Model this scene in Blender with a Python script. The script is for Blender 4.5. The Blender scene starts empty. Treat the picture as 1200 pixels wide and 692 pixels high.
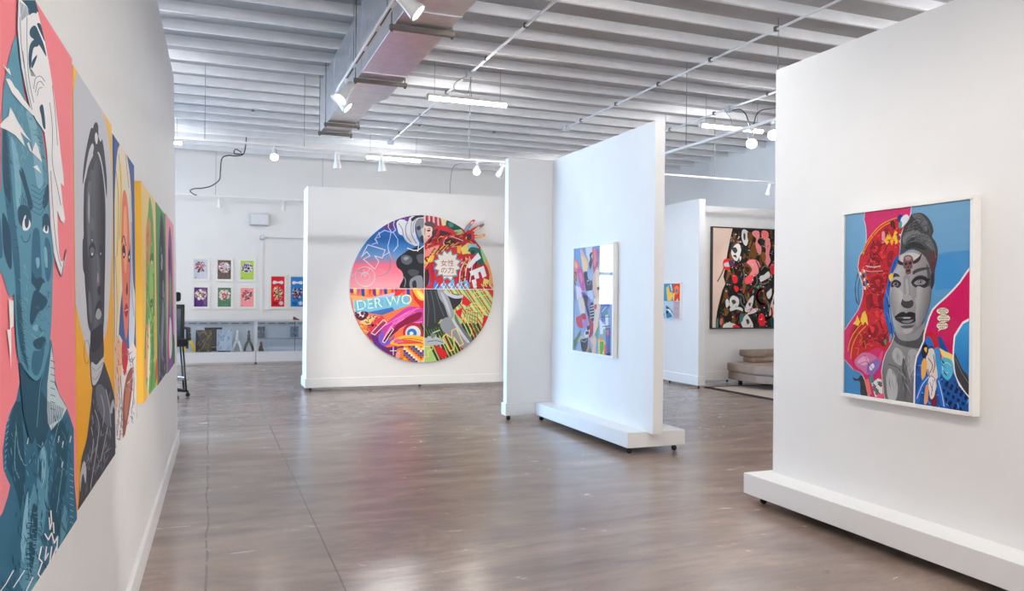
import bpy, bmesh, math, random
from mathutils import Vector, Matrix
from mathutils.geometry import tessellate_polygon

random.seed(7)
scene = bpy.context.scene
COL = scene.collection

# ------------------------------------------------------------------ camera
F_PX, YAW, PITCH, ROLL = 919.86, 0.3680, -0.00214, 0.00893      # focal length in pixels of a 1200 px frame, radians
EYE = 1.40
_cy, _sy = math.cos(-YAW), math.sin(-YAW)
_Ry = Matrix(((_cy, 0, _sy), (0, 1, 0), (-_sy, 0, _cy)))
_Rx = Matrix(((1, 0, 0), (0, math.cos(PITCH), -math.sin(PITCH)), (0, math.sin(PITCH), math.cos(PITCH))))
_Rz = Matrix(((math.cos(ROLL), -math.sin(ROLL), 0), (math.sin(ROLL), math.cos(ROLL), 0), (0, 0, 1)))
CR = _Rz @ _Rx @ _Ry                      # (right, down, forward) -> image axes
CAM = Vector((0, 0, EYE))

def ray(px, py):
    d = CR.transposed() @ Vector(((px - 600) / F_PX, (py - 346) / F_PX, 1.0))
    return Vector((d.x, d.z, -d.y))

cam_data = bpy.data.cameras.new('camera')
cam = bpy.data.objects.new('camera', cam_data)
COL.objects.link(cam)
cam_data.sensor_fit = 'HORIZONTAL'
cam_data.sensor_width = 36.0
cam_data.lens = F_PX / 1200 * 36.0
cam_data.clip_start = 0.02
def _w(v): return Vector((v.x, v.z, -v.y))
_right, _up, _fwd = _w(Vector(CR[0])), -_w(Vector(CR[1])), _w(Vector(CR[2]))
cam.matrix_world = Matrix(((_right.x, _up.x, -_fwd.x, 0), (_right.y, _up.y, -_fwd.y, 0),
                           (_right.z, _up.z, -_fwd.z, EYE), (0, 0, 0, 1)))
scene.camera = cam

# ------------------------------------------------------------------ light and exposure
TUBE_STRENGTH = 66.0
TUBE_COLOR = (0.985, 0.995, 1.0)
SKY_COLOR, SKY_STRENGTH = (0.40, 0.67, 1.0), 12.0
FRONT_FILL_COLOR = (0.17, 0.16, 0.15)
SPOT_WATTS = 14.0
scene.view_settings.view_transform = 'Standard'
scene.view_settings.look = 'None'
scene.view_settings.gamma = 1.0
scene.view_settings.use_curve_mapping = False
scene.view_settings.exposure = 1.0
try:
    scene.cycles.use_denoising = True
    scene.cycles.denoiser = 'OPENIMAGEDENOISE'
    scene.cycles.max_bounces = 10
    scene.cycles.diffuse_bounces = 6
    scene.cycles.caustics_reflective = False
    scene.cycles.caustics_refractive = False
    scene.cycles.sample_clamp_indirect = 3.0
except Exception:
    pass
world = bpy.data.worlds.new('daylight')
scene.world = world
world.use_nodes = True
_bg = world.node_tree.nodes['Background']
_tc = world.node_tree.nodes.new('ShaderNodeTexCoord')          # blue open sky beyond the far windows, dim warm fill light added at the front
_sx = world.node_tree.nodes.new('ShaderNodeSeparateXYZ')
_rp = world.node_tree.nodes.new('ShaderNodeValToRGB')
_mr = world.node_tree.nodes.new('ShaderNodeMapRange')
_mr.inputs['From Min'].default_value = -0.35; _mr.inputs['From Max'].default_value = 0.0
_rp.color_ramp.elements[0].color = (*FRONT_FILL_COLOR, 1)
_rp.color_ramp.elements[1].color = (*SKY_COLOR, 1)
world.node_tree.links.new(_tc.outputs['Generated'], _sx.inputs[0])
world.node_tree.links.new(_sx.outputs['Y'], _mr.inputs['Value'])
world.node_tree.links.new(_mr.outputs['Result'], _rp.inputs['Fac'])
world.node_tree.links.new(_rp.outputs['Color'], _bg.inputs['Color'])
_bg.inputs['Strength'].default_value = SKY_STRENGTH

def portal(name, loc, rot, sx, sy):
    l = bpy.data.lights.new(name, 'AREA')
    l.shape = 'RECTANGLE'; l.size = sx; l.size_y = sy
    l.cycles.is_portal = True
    o = bpy.data.objects.new(name, l)
    o.location = loc; o.rotation_euler = rot
    COL.objects.link(o)
portal('daylight_back', (-3.5, 17.38, 2.1), (math.radians(-90), 0, 0), 4.0, 1.8)
portal('added_daylight_front', (2.0, -8.18, 1.95), (math.radians(90), 0, 0), 14.0, 3.1)
portal('daylight_side', (-6.18, 11.5, 1.75), (math.radians(90), 0, math.radians(-90)), 8.0, 3.0)

# ------------------------------------------------------------------ colour and materials
def lin(c):
    out = []
    for v in c[:3]:
        v = v / 255.0
        out.append(v / 12.92 if v <= 0.04045 else ((v + 0.055) / 1.055) ** 2.4)
    return (*out, 1.0)

def new_mat(name):
    m = bpy.data.materials.new(name)
    m.use_nodes = True
    nt = m.node_tree
    return m, nt, nt.nodes['Principled BSDF']

def mat(name, rgb, rough=0.5, metal=0.0, spec=0.5, noise=0.0, nscale=20.0, bump=0.0, bscale=80.0):
    m, nt, b = new_mat(name)
    b.inputs['Roughness'].default_value = rough
    b.inputs['Metallic'].default_value = metal
    b.inputs['Specular IOR Level'].default_value = spec
    c = lin(rgb)
    b.inputs['Base Color'].default_value = c
    tc = nt.nodes.new('ShaderNodeTexCoord')
    if noise > 0:
        n = nt.nodes.new('ShaderNodeTexNoise')
        n.inputs['Scale'].default_value = nscale
        n.inputs['Detail'].default_value = 5
        r = nt.nodes.new('ShaderNodeValToRGB')
        r.color_ramp.elements[0].position = 0.3
        r.color_ramp.elements[1].position = 0.7
        r.color_ramp.elements[0].color = (*[v * (1 - noise) for v in c[:3]], 1)
        r.color_ramp.elements[1].color = (*[min(1, v * (1 + noise)) for v in c[:3]], 1)
        nt.links.new(tc.outputs['Object'], n.inputs['Vector'])
        nt.links.new(n.outputs['Fac'], r.inputs['Fac'])
        nt.links.new(r.outputs['Color'], b.inputs['Base Color'])
    if bump > 0:
        n2 = nt.nodes.new('ShaderNodeTexNoise')
        n2.inputs['Scale'].default_value = bscale
        bp = nt.nodes.new('ShaderNodeBump')
        bp.inputs['Strength'].default_value = bump
        bp.inputs['Distance'].default_value = 0.01
        nt.links.new(tc.outputs['Object'], n2.inputs['Vector'])
        nt.links.new(n2.outputs['Fac'], bp.inputs['Height'])
        nt.links.new(bp.outputs['Normal'], b.inputs['Normal'])
    return m

def emit(name, rgb, strength):
    m, nt, b = new_mat(name)
    b.inputs['Base Color'].default_value = (0.8, 0.8, 0.8, 1)
    b.inputs['Emission Color'].default_value = (*rgb, 1)
    b.inputs['Emission Strength'].default_value = strength
    return m

def paint_mat(name, rough=0.62, spec=0.14):
    """artwork paint: the colours of the picture are stored per face"""
    m, nt, b = new_mat(name)
    a = nt.nodes.new('ShaderNodeVertexColor')
    a.layer_name = 'paint'
    nt.links.new(a.outputs['Color'], b.inputs['Base Color'])
    b.inputs['Roughness'].default_value = rough
    b.inputs['Specular IOR Level'].default_value = spec
    return m

def glass_mat(name, ior=1.45, tint=(1, 1, 1)):
    m = bpy.data.materials.new(name)
    m.use_nodes = True
    nt = m.node_tree
    nt.nodes.clear()
    out = nt.nodes.new('ShaderNodeOutputMaterial')
    mix = nt.nodes.new('ShaderNodeMixShader')
    tr = nt.nodes.new('ShaderNodeBsdfTransparent')
    tr.inputs['Color'].default_value = (*tint, 1)
    gl = nt.nodes.new('ShaderNodeBsdfGlossy')
    gl.inputs['Roughness'].default_value = 0.02
    fr = nt.nodes.new('ShaderNodeFresnel')
    geo = nt.nodes.new('ShaderNodeNewGeometry')
    mr = nt.nodes.new('ShaderNodeMapRange')          # both faces of the thin pane reflect alike
    mr.inputs['To Min'].default_value = ior; mr.inputs['To Max'].default_value = 1 / ior
    nt.links.new(geo.outputs['Backfacing'], mr.inputs['Value'])
    nt.links.new(mr.outputs['Result'], fr.inputs['IOR'])
    nt.links.new(fr.outputs['Fac'], mix.inputs['Fac'])
    nt.links.new(tr.outputs['BSDF'], mix.inputs[1])
    nt.links.new(gl.outputs['BSDF'], mix.inputs[2])
    nt.links.new(mix.outputs['Shader'], out.inputs['Surface'])
    return m

def floor_mat():
    m, nt, b = new_mat('polished_concrete')
    L = nt.links.new
    tc = nt.nodes.new('ShaderNodeTexCoord')
    def noise(scale, detail, vec=None, dist=0.0, rough=0.55):
        n = nt.nodes.new('ShaderNodeTexNoise')
        n.inputs['Scale'].default_value = scale
        n.inputs['Detail'].default_value = detail
        n.inputs['Roughness'].default_value = rough
        n.inputs['Distortion'].default_value = dist
        L(vec or tc.outputs['Object'], n.inputs['Vector'])
        return n
    mp = nt.nodes.new('ShaderNodeMapping')
    mp.inputs['Scale'].default_value = (0.55, 1.5, 1)
    mp.inputs['Rotation'].default_value = (0, 0, math.radians(20))
    L(tc.outputs['Object'], mp.inputs['Vector'])
    n1 = noise(1.0, 9, mp.outputs['Vector'], 1.6, 0.62)
    n2 = noise(4.5, 8, mp.outputs['Vector'], 1.0, 0.65)
    n3 = noise(60, 4)
    n4 = noise(3.0, 1.5, mp.outputs['Vector'])
    mp2 = nt.nodes.new('ShaderNodeMapping')
    mp2.inputs['Scale'].default_value = (0.9, 7.0, 1)
    mp2.inputs['Rotation'].default_value = (0, 0, math.radians(17))
    L(tc.outputs['Object'], mp2.inputs['Vector'])
    n5 = noise(1.3, 7, mp2.outputs['Vector'], 0.8, 0.6)
    def mth(op, a, bb):
        x = nt.nodes.new('ShaderNodeMath'); x.operation = op
        for i, v in enumerate((a, bb)):
            if isinstance(v, (int, float)): x.inputs[i].default_value = v
            else: L(v, x.inputs[i])
        return x.outputs[0]
    s = mth('ADD', mth('MULTIPLY', n1.outputs['Fac'], 0.58), mth('ADD', mth('MULTIPLY', n5.outputs['Fac'], 0.18), mth('ADD', mth('MULTIPLY', n2.outputs['Fac'], 0.18), mth('MULTIPLY', n3.outputs['Fac'], 0.06))))
    r = nt.nodes.new('ShaderNodeValToRGB')
    e = r.color_ramp.elements
    e[0].position, e[0].color = 0.33, lin((114, 97, 88))
    e[1].position, e[1].color = 0.67, lin((174, 153, 139))
    k = e.new(0.5); k.color = lin((143, 124, 113))
    L(s, r.inputs['Fac'])
    # slab joints that run with the room, a saw cut and a wandering crack
    sep = nt.nodes.new('ShaderNodeSeparateXYZ'); L(tc.outputs['Object'], sep.inputs[0])
    wob = noise(1.6, 6)
    wx = mth('ADD', sep.outputs['X'], mth('MULTIPLY', mth('SUBTRACT', wob.outputs['Fac'], 0.5), 0.06))
    def line(coord, at, half):
        d = mth('ABSOLUTE', mth('SUBTRACT', coord, at), 0)
        return mth('LESS_THAN', d, half)
    brk = noise(9, 3)
    crack = mth('MULTIPLY', line(wx, 0.0, 0.0055), mth('GREATER_THAN', brk.outputs['Fac'], 0.42))
    cuts = mth('MAXIMUM', line(mth('ADD', sep.outputs['X'], mth('MULTIPLY', mth('SUBTRACT', wob.outputs['Fac'], 0.5), 0.012)), 0.617, 0.0042), crack)
    cuts = mth('MAXIMUM', cuts, mth('MULTIPLY', line(sep.outputs['Y'], 7.05, 0.003), 0.35))
    cuts = mth('MAXIMUM', cuts, mth('MULTIPLY', line(sep.outputs['X'], 5.2, 0.004), 0.7))
    mix = nt.nodes.new('ShaderNodeMix'); mix.data_type = 'RGBA'
    L(mth('MULTIPLY', cuts, 0.55), mix.inputs['Factor'])
    L(r.outputs['Color'], mix.inputs['A'])
    mix.inputs['B'].default_value = lin((74, 62, 56))
    L(mix.outputs['Result'], b.inputs['Base Color'])
    rr = nt.nodes.new('ShaderNodeMapRange')
    rr.inputs['From Min'].default_value = 0.3; rr.inputs['From Max'].default_value = 0.7
    rr.inputs['To Min'].default_value = 0.20; rr.inputs['To Max'].default_value = 0.28
    L(n2.outputs['Fac'], rr.inputs['Value'])
    L(rr.outputs['Result'], b.inputs['Roughness'])
    b.inputs['Specular IOR Level'].default_value = 0.55
    bp = nt.nodes.new('ShaderNodeBump')
    bp.inputs['Strength'].default_value = 0.035; bp.inputs['Distance'].default_value = 0.01
    L(n4.outputs['Fac'], bp.inputs['Height'])
    L(bp.outputs['Normal'], b.inputs['Normal'])
    return m

M = {
    'wall':   mat('white_wall_paint', (232, 230, 228), 0.6, noise=0.012, nscale=3, bump=0.03, bscale=150),
    'panel':  mat('white_panel_paint', (234, 232, 230), 0.55, noise=0.01, nscale=4, bump=0.02, bscale=150),
    'trim':   mat('white_trim_paint', (236, 235, 234), 0.35, noise=0.01, nscale=6),
    'deck':   mat('shaded_deck_paint', (184, 183, 183), 0.7, noise=0.05, nscale=5, bump=0.06, bscale=60),  # white deck, the shade between the joists put into a darker grey
    'joist':  mat('white_joist_paint', (243, 242, 242), 0.6, noise=0.03, nscale=6),  # white brightened so the joists look lit against the deck
    'floor':  floor_mat(),
    'white':  mat('white_enamel', (238, 236, 232), 0.3, noise=0.01),
    'frame':  mat('white_lacquered_wood', (236, 234, 229), 0.4, noise=0.02, nscale=30),
    'black':  mat('black_plastic', (22, 22, 24), 0.4, noise=0.1),
    'rubber': mat('black_rubber', (18, 18, 19), 0.7, noise=0.1),
    'cloth':  mat('black_mesh_fabric', (20, 21, 26), 0.85, noise=0.25, nscale=120, bump=0.2, bscale=300),
    'steel':  mat('brushed_steel', (170, 170, 172), 0.35, metal=1.0, noise=0.05),
    'duct':   mat('galvanised_sheet', (220, 217, 219), 0.30, metal=1.0, noise=0.08, nscale=9, bump=0.05, bscale=12),
    'strut':  mat('galvanised_strut', (120, 112, 105), 0.45, metal=0.8, noise=0.08),
    'tube':   emit('led_diffuser', TUBE_COLOR, TUBE_STRENGTH),
    'lens':   emit('lamp_lens', (1.0, 0.95, 0.88), 12.0),
    'glass':  glass_mat('picture_glass'),
    'soft_glass': glass_mat('coated_picture_glass', 1.27),
    'vitrine': glass_mat('vitrine_glass', 1.4, (0.93, 0.96, 0.98)),
    'window': glass_mat('window_glass', 1.3),
    'paint':  paint_mat('artwork_paint'),
    'gloss':  paint_mat('artwork_gloss_paint', 0.3, 0.3),
    'leather': mat('taupe_leather', (150, 130, 116), 0.5, noise=0.05, nscale=10, bump=0.1, bscale=120),
    'rug':    mat('beige_rug_pile', (186, 172, 160), 0.95, noise=0.08, nscale=60, bump=0.3, bscale=260),
    'rugedge': mat('black_rug_binding', (24, 22, 22), 0.9, noise=0.1),
    'blackframe': mat('black_stained_frame', (38, 31, 28), 0.45, noise=0.12, nscale=25),
    'cable':  mat('black_cable', (58, 58, 64), 0.5, noise=0.05),
    'wire':   mat('grey_wire', (150, 152, 156), 0.5, noise=0.05),
    'alu':    mat('white_aluminium', (214, 216, 220), 0.35, noise=0.02),
    'yellow': mat('yellow_resin', (250, 200, 0), 0.3, noise=0.02),
    'bluer':  mat('blue_resin', (30, 110, 170), 0.3, noise=0.02),
    'whiter': mat('white_resin', (232, 234, 236), 0.35, noise=0.02),
    'blackr': mat('black_resin', (24, 25, 29), 0.3, noise=0.05),
    'screen': mat('dark_screen', (38, 62, 92), 0.12, noise=0.25, nscale=5),
    'greybox': mat('pale_grey_plastic', (206, 208, 212), 0.45, noise=0.02),
    'redshoe': mat('red_brown_leather', (130, 62, 52), 0.45, noise=0.1),
    'laminate': mat('white_laminate', (220, 222, 226), 0.35, noise=0.01),
    'backing': mat('pale_vitrine_lining', (200, 204, 212), 0.6, noise=0.03),
}

# ------------------------------------------------------------------ object helpers
def tag(o, label=None, cat=None, group=None, kind=None):
    if label: o['label'] = label
    if cat: o['category'] = cat
    if group: o['group'] = group
    if kind: o['kind'] = kind
    return o

def empty(name, loc, rz=0.0):
    o = bpy.data.objects.new(name, None)
    o.empty_display_size = 0.05
    o.location = loc
    o.rotation_euler = (0, 0, rz)
    COL.objects.link(o)
    return o

class MB:
    """collects shapes and links them as one mesh object"""
    def __init__(self): self.bm = bmesh.new()
    def box(self, x0, x1, y0, y1, z0, z1, bev=0.0, seg=2, mtx=None):
        b = bmesh.new()
        bmesh.ops.create_cube(b, size=1.0)
        for v in b.verts:
            v.co = Vector((x0 + (v.co.x + .5) * (x1 - x0), y0 + (v.co.y + .5) * (y1 - y0), z0 + (v.co.z + .5) * (z1 - z0)))
        if bev > 0:
            bmesh.ops.bevel(b, geom=list(b.edges), offset=bev, segments=seg, affect='EDGES', profile=0.5)
        self._add(b, mtx); return self
    def _add(self, b, mtx=None, smooth=False):
        if mtx is not None: bmesh.ops.transform(b, matrix=mtx, verts=b.verts)
        bmesh.ops.recalc_face_normals(b, faces=b.faces)
        if smooth:
            for f in b.faces: f.smooth = True
        me = bpy.data.meshes.new('tmp'); b.to_mesh(me); b.free()
        self.bm.from_mesh(me); bpy.data.meshes.remove(me)
    def tube(self, pts, r, n=8, caps=True):
        pts = [Vector(p) for p in pts]
        rs = r if isinstance(r, (list, tuple)) else [r] * len(pts)
        b = bmesh.new(); rings = []
        prev = None
        for i, p in enumerate(pts):
            t = (pts[min(i + 1, len(pts) - 1)] - pts[max(i - 1, 0)]).normalized()
            if prev is None:
                a = Vector((0, 0, 1)) if abs(t.z) < 0.9 else Vector((1, 0, 0))
                u = t.cross(a).normalized()
            else:
                u = (prev - t * prev.dot(t)).normalized()
            prev = u; w = t.cross(u)
            rings.append([b.verts.new(p + (u * math.cos(2 * math.pi * k / n) + w * math.sin(2 * math.pi * k / n)) * rs[i]) for k in range(n)])
        for i in range(len(rings) - 1):
            for k in range(n):
                b.faces.new((rings[i][k], rings[i][(k + 1) % n], rings[i + 1][(k + 1) % n], rings[i + 1][k]))
        if caps:
            b.faces.new(rings[0][::-1]); b.faces.new(rings[-1])
        self._add(b, None, True); return self
    def lathe(self, prof, loc=(0, 0, 0), n=20, mtx=None):
        """prof: (radius, height) pairs"""
        b = bmesh.new(); rings = []
        for r, z in prof:
            rings.append([b.verts.new((r * math.cos(2 * math.pi * k / n), r * math.sin(2 * math.pi * k / n), z)) for k in range(n)])
        for i in range(len(rings) - 1):
            for k in range(n):
                b.faces.new((rings[i][k], rings[i][(k + 1) % n], rings[i + 1][(k + 1) % n], rings[i + 1][k]))
        b.faces.new(rings[0][::-1]); b.faces.new(rings[-1])
        m = Matrix.Translation(loc)
        if mtx is not None: m = m @ mtx
        self._add(b, m, True); return self
    def prism(self, poly, z0, z1, mtx=None, bev=0.0):
        b = bmesh.new()
        f = b.faces.new([b.verts.new((x, y, z0)) for x, y in poly])
        r = bmesh.ops.extrude_face_region(b, geom=[f])
        for v in r['geom']:
            if isinstance(v, bmesh.types.BMVert): v.co.z = z1
        if bev > 0:
            bmesh.ops.bevel(b, geom=list(b.edges), offset=bev, segments=3, affect='EDGES', profile=0.5)
        self._add(b, mtx); return self
    def build(self, name, m, parent=None, loc=None):
        me = bpy.data.meshes.new(name)
        self.bm.to_mesh(me); self.bm.free()
        me.materials.append(m)
        o = bpy.data.objects.new(name, me)
        COL.objects.link(o)
        if loc is not None: o.location = loc
        if parent is not None: o.parent = parent
        return o

def children(o): return [c for c in COL.objects if c.parent is o]
def copy_tree(o, parent=None):
    kids = children(o)
    c = o.copy(); COL.objects.link(c); c.parent = parent
    for k in kids: copy_tree(k, c)
    return c

# ------------------------------------------------------------------ artwork helpers
def spline(pts, k=5, closed=True):
    n = len(pts); out = []
    rng = range(n) if closed else range(n - 1)
    for i in rng:
        if closed: p0, p1, p2, p3 = pts[i - 1], pts[i], pts[(i + 1) % n], pts[(i + 2) % n]
        else: p0, p1, p2, p3 = pts[max(i - 1, 0)], pts[i], pts[i + 1], pts[min(i + 2, n - 1)]
        for j in range(k):
            t = j / k
            out.append(tuple(0.5 * ((2 * p1[a]) + (-p0[a] + p2[a]) * t + (2 * p0[a] - 5 * p1[a] + 4 * p2[a] - p3[a]) * t * t
                       + (-p0[a] + 3 * p1[a] - 3 * p2[a] + p3[a]) * t ** 3) for a in (0, 1)))
    if not closed: out.append(pts[-1])
    return out

def clip_half(poly, a, b, c):
    """keep a*x + b*y + c >= 0"""
    out = []
    for i in range(len(poly)):
        p, q = poly[i - 1], poly[i]
        dp, dq = a * p[0] + b * p[1] + c, a * q[0] + b * q[1] + c
        if (dp >= 0) != (dq >= 0):
            t = dp / (dp - dq)
            out.append((p[0] + (q[0] - p[0]) * t, p[1] + (q[1] - p[1]) * t))
        if dq >= 0: out.append(q)
    return out

def text_tris(body, size=1.0):
    """triangles of lettering set in the default font, baseline at the origin, in x right / y up"""
    cu = bpy.data.curves.new('lettering', 'FONT')
    cu.body = body; cu.size = size
    cu.resolution_u = 3
    o = bpy.data.objects.new('lettering', cu)
    COL.objects.link(o)
    dg = bpy.context.evaluated_depsgraph_get()
    dg.update()
    ev = o.evaluated_get(dg)
    me = ev.to_mesh()
    me.calc_loop_triangles()
    tris = [[(me.vertices[i].co.x, me.vertices[i].co.y) for i in t.vertices] for t in me.loop_triangles]
    ev.to_mesh_clear()
    bpy.data.objects.remove(o); bpy.data.curves.remove(cu)
    return tris

class Art:
    """a flat painted picture: colour shapes laid on a plane, each coat a hair above the last.
    o = bottom-left corner of the plane, u/v = unit axes; shapes are traced in photo coordinates or given in metres"""
    def __init__(self, o, u, v, w, h, outline=None):
        self.o, self.u, self.v = Vector(o), Vector(u).normalized(), Vector(v).normalized()
        self.n = self.u.cross(self.v).normalized()
        self.w, self.h = w, h
        self.COAT = max(1e-5, 4.5e-6 * (self.o - CAM).length)
        self.tris, self.k = [], 1
        self.tx = lambda x, y: (x, y)
        self.metric = False
        self.outline = outline              # convex clip outline in metres (ccw) or None for the rectangle
    def at(self, px, py):
        d = ray(px, py)
        t = (self.o - CAM).dot(self.n) / d.dot(self.n)
        p = CAM + d * t - self.o
        return p.dot(self.u), p.dot(self.v)
    def zoom(self, ox, oy, s): self.tx = lambda x, y: (ox + x / s, oy + y / s); self.metric = False
    def pts(self, s):
        if isinstance(s, str):
            a = [float(t) for t in s.replace(',', ' ').split()]
            s = list(zip(a[::2], a[1::2]))
        return s
    def _map(self, pts):
        if self.metric: return [tuple(p) for p in pts]
        return [self.at(*self.tx(*p)) for p in pts]
    def _clip(self, poly):
        ol = self.outline or [(0, 0), (self.w, 0), (self.w, self.h), (0, self.h)]
        for i in range(len(ol)):
            p, q = ol[i], ol[(i + 1) % len(ol)]
            a, b = -(q[1] - p[1]), (q[0] - p[0])
            poly = clip_half(poly, a, b, -(a * p[0] + b * p[1]))
            if len(poly) < 3: return []
        return poly
    def _lay(self, uv, c, clip=True, newcoat=True):
        if clip: uv = self._clip(uv)
        if len(uv) < 3: return
        tri = tessellate_polygon([[Vector((x, y, 0)) for x, y in uv]])
        for t in tri:
            self.tris.append(([uv[i] for i in t], self.k, c))
        if newcoat: self.k += 1
    def fill(self, c, s, sm=False, clip=True):
        p = self.pts(s)
        if sm: p = spline(p, 5)
        self._lay(self._map(p), c, clip)
    def full(self, c):
        self._lay([(0, 0), (self.w, 0), (self.w, self.h), (0, self.h)], c)
    def grad(self, c0, c1, s, a, b, sm=False, n=14):
        """shape filled with steps of colour running from trace point a to b"""
        p = self.pts(s)
        if sm: p = spline(p, 5)
        uv = self._map(p); A, B = self._map([a, b])
        dx, dy = B[0] - A[0], B[1] - A[1]; L = dx * dx + dy * dy
        for i in range(n):
            f = i / (n - 1)
            c = tuple(c0[k] + (c1[k] - c0[k]) * f for k in range(3))
            base = -(dx * A[0] + dy * A[1])
            q = uv if i == 0 else clip_half(uv, dx, dy, base - L * i / n)
            if i < n - 1 and len(q) >= 3: q = clip_half(q, -dx, -dy, -base + L * (i + 1) / n)
            if len(q) >= 3: self._lay(q, c, True, False)
        self.k += 1
    def line(self, c, s, wd, sm=False, closed=False, clip=True):
        """stroke of width wd in trace units"""
        p = self.pts(s)
        if sm: p = spline(p, 5, closed)
        if closed: p = p + [p[0]]
        # width measured in the trace space
        for i in range(len(p) - 1):
            (x0, y0), (x1, y1) = p[i], p[i + 1]
            dx, dy = x1 - x0, y1 - y0; L = math.hypot(dx, dy) or 1e-6
            nx, ny = -dy / L * wd / 2, dx / L * wd / 2
            ex, ey = dx / L * wd * .3, dy / L * wd * .3
            self._lay(self._map([(x0 + nx - ex, y0 + ny - ey), (x0 - nx - ex, y0 - ny - ey), (x1 - nx + ex, y1 - ny + ey), (x1 + nx + ex, y1 + ny + ey)]), c, clip, False)
        self.k += 1
    def oval(self, c, x, y, rx, ry, rot=0.0, n=18):
        cr, sr = math.cos(math.radians(rot)), math.sin(math.radians(rot))
        self.fill(c, [(x + rx * math.cos(2 * math.pi * i / n) * cr - ry * math.sin(2 * math.pi * i / n) * sr,
                       y + rx * math.cos(2 * math.pi * i / n) * sr + ry * math.sin(2 * math.pi * i / n) * cr) for i in range(n)])
    def ring(self, c, x, y, r, wd, n=24, ry=None):
        self.line(c, [(x + r * math.cos(2 * math.pi * i / n), y + (ry or r) * math.sin(2 * math.pi * i / n)) for i in range(n)], wd, closed=True)
    def hatch(self, cols, region, n, L, wd, ang, seed=1, spread=0.25, bend=0.0, sm=True):
        """short brush strokes scattered inside a region of the picture"""
        p = self.pts(region)
        if sm: p = spline(p, 4)
        xs, ys = [q[0] for q in p], [q[1] for q in p]
        r = random.Random(seed)
        def inside(x, y):
            c = False
            for i in range(len(p)):
                (x0, y0), (x1, y1) = p[i - 1], p[i]
                if (y0 > y) != (y1 > y) and x < (x1 - x0) * (y - y0) / (y1 - y0) + x0: c = not c
            return c
        k = 0
        for _ in range(n * 6):
            x, y = r.uniform(min(xs), max(xs)), r.uniform(min(ys), max(ys))
            g = math.radians(ang) + r.gauss(0, spread); l = L * r.uniform(.5, 1.2)
            q = [(x - l / 2 * math.cos(g), y - l / 2 * math.sin(g)), (x + bend * l * math.sin(g), y - bend * l * math.cos(g)), (x + l / 2 * math.cos(g), y + l / 2 * math.sin(g))]
            if not (inside(*q[0]) and inside(*q[2])): continue
            nx, ny = -math.sin(g) * wd / 2 * r.uniform(.6, 1.3), math.cos(g) * wd / 2 * r.uniform(.6, 1.3)
            self.k += k % 5
            self._lay(self._map([q[0], (q[1][0] + nx, q[1][1] + ny), q[2], (q[1][0] - nx, q[1][1] - ny)]), r.choice(cols), True, False)
            self.k -= k % 5
            k += 1
            if k >= n: break
        self.k += 5
    def text(self, c, body, x, y, size, rot=0.0, sx=1.0):
        cr, sr = math.cos(math.radians(rot)), math.sin(math.radians(rot))
        for t in text_tris(body, size):
            q = [(x + (a * sx) * cr + b * sr, y + (a * sx) * sr - b * cr) for a, b in t]
            self._lay(self._map(q), c, True, False)
        self.k += 1
    def build(self, name, parent, m, origin=(0, 0, 0), lift=0.0):
        vs, fs, cs = [], [], []
        og = Vector(origin)
        for t, k, c in self.tris:
            b = len(vs)
            ps = [self.o + self.u * x + self.v * y + self.n * (lift + k * self.COAT) - og for x, y in t]
            if (ps[1] - ps[0]).cross(ps[2] - ps[0]).dot(self.n) < 0: ps = [ps[0], ps[2], ps[1]]
            vs += ps; fs.append((b, b + 1, b + 2)); cs.append(lin(c))
        me = bpy.data.meshes.new(name)
        me.from_pydata([tuple(v) for v in vs], [], fs)
        ca = me.color_attributes.new('paint', 'FLOAT_COLOR', 'CORNER')
        flat = []
        for c in cs: flat += list(c) * 3
        ca.data.foreach_set('color', flat)
        me.materials.append(m)
        o = bpy.data.objects.new(name, me)
        COL.objects.link(o)
        if parent is not None: o.parent = parent
        return o
    def slab(self, mb_color, depth, poly=None):
        """the thickness of the support behind the paint"""
        poly = poly or self.outline or [(0, 0), (self.w, 0), (self.w, self.h), (0, self.h)]
        n = len(poly)
        for i in range(n):
            self.sides = getattr(self, 'sides', [])
            self.sides.append((poly[i], poly[(i + 1) % n], depth, mb_color))
    def build_canvas(self, name, parent, m, origin=(0, 0, 0), depth=0.03, side=(235, 233, 228), poly=None):
        """paint and the stretched support under it as one mesh; the support reaches depth behind the face"""
        o = self.build(name, parent, m, origin)
        me = o.data
        bm = bmesh.new(); bm.from_mesh(me)
        lay = bm.loops.layers.float_color['paint']
        poly = poly or self.outline or [(0, 0), (self.w, 0), (self.w, self.h), (0, self.h)]
        og = Vector(origin)
        fr = [bm.verts.new(self.o + self.u * x + self.v * y - og) for x, y in poly]
        bk = [bm.verts.new(self.o + self.u * x + self.v * y - self.n * depth - og) for x, y in poly]
        faces = [bm.faces.new(fr), bm.faces.new(bk[::-1])]
        for i in range(len(poly)):
            j = (i + 1) % len(poly)
            faces.append(bm.faces.new((fr[j], fr[i], bk[i], bk[j])))
        c = lin(side)
        for f in faces:
            for l in f.loops: l[lay] = c
        bm.to_mesh(me); bm.free()
        return o

# ------------------------------------------------------------------ the room
XL, XR, YF, YB, ZD = -6.0, 9.73, -8.0, 17.2, 4.36        # side walls, front and back wall, underside of the deck
ZJ = 4.25                                                # underside of the joists

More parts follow.
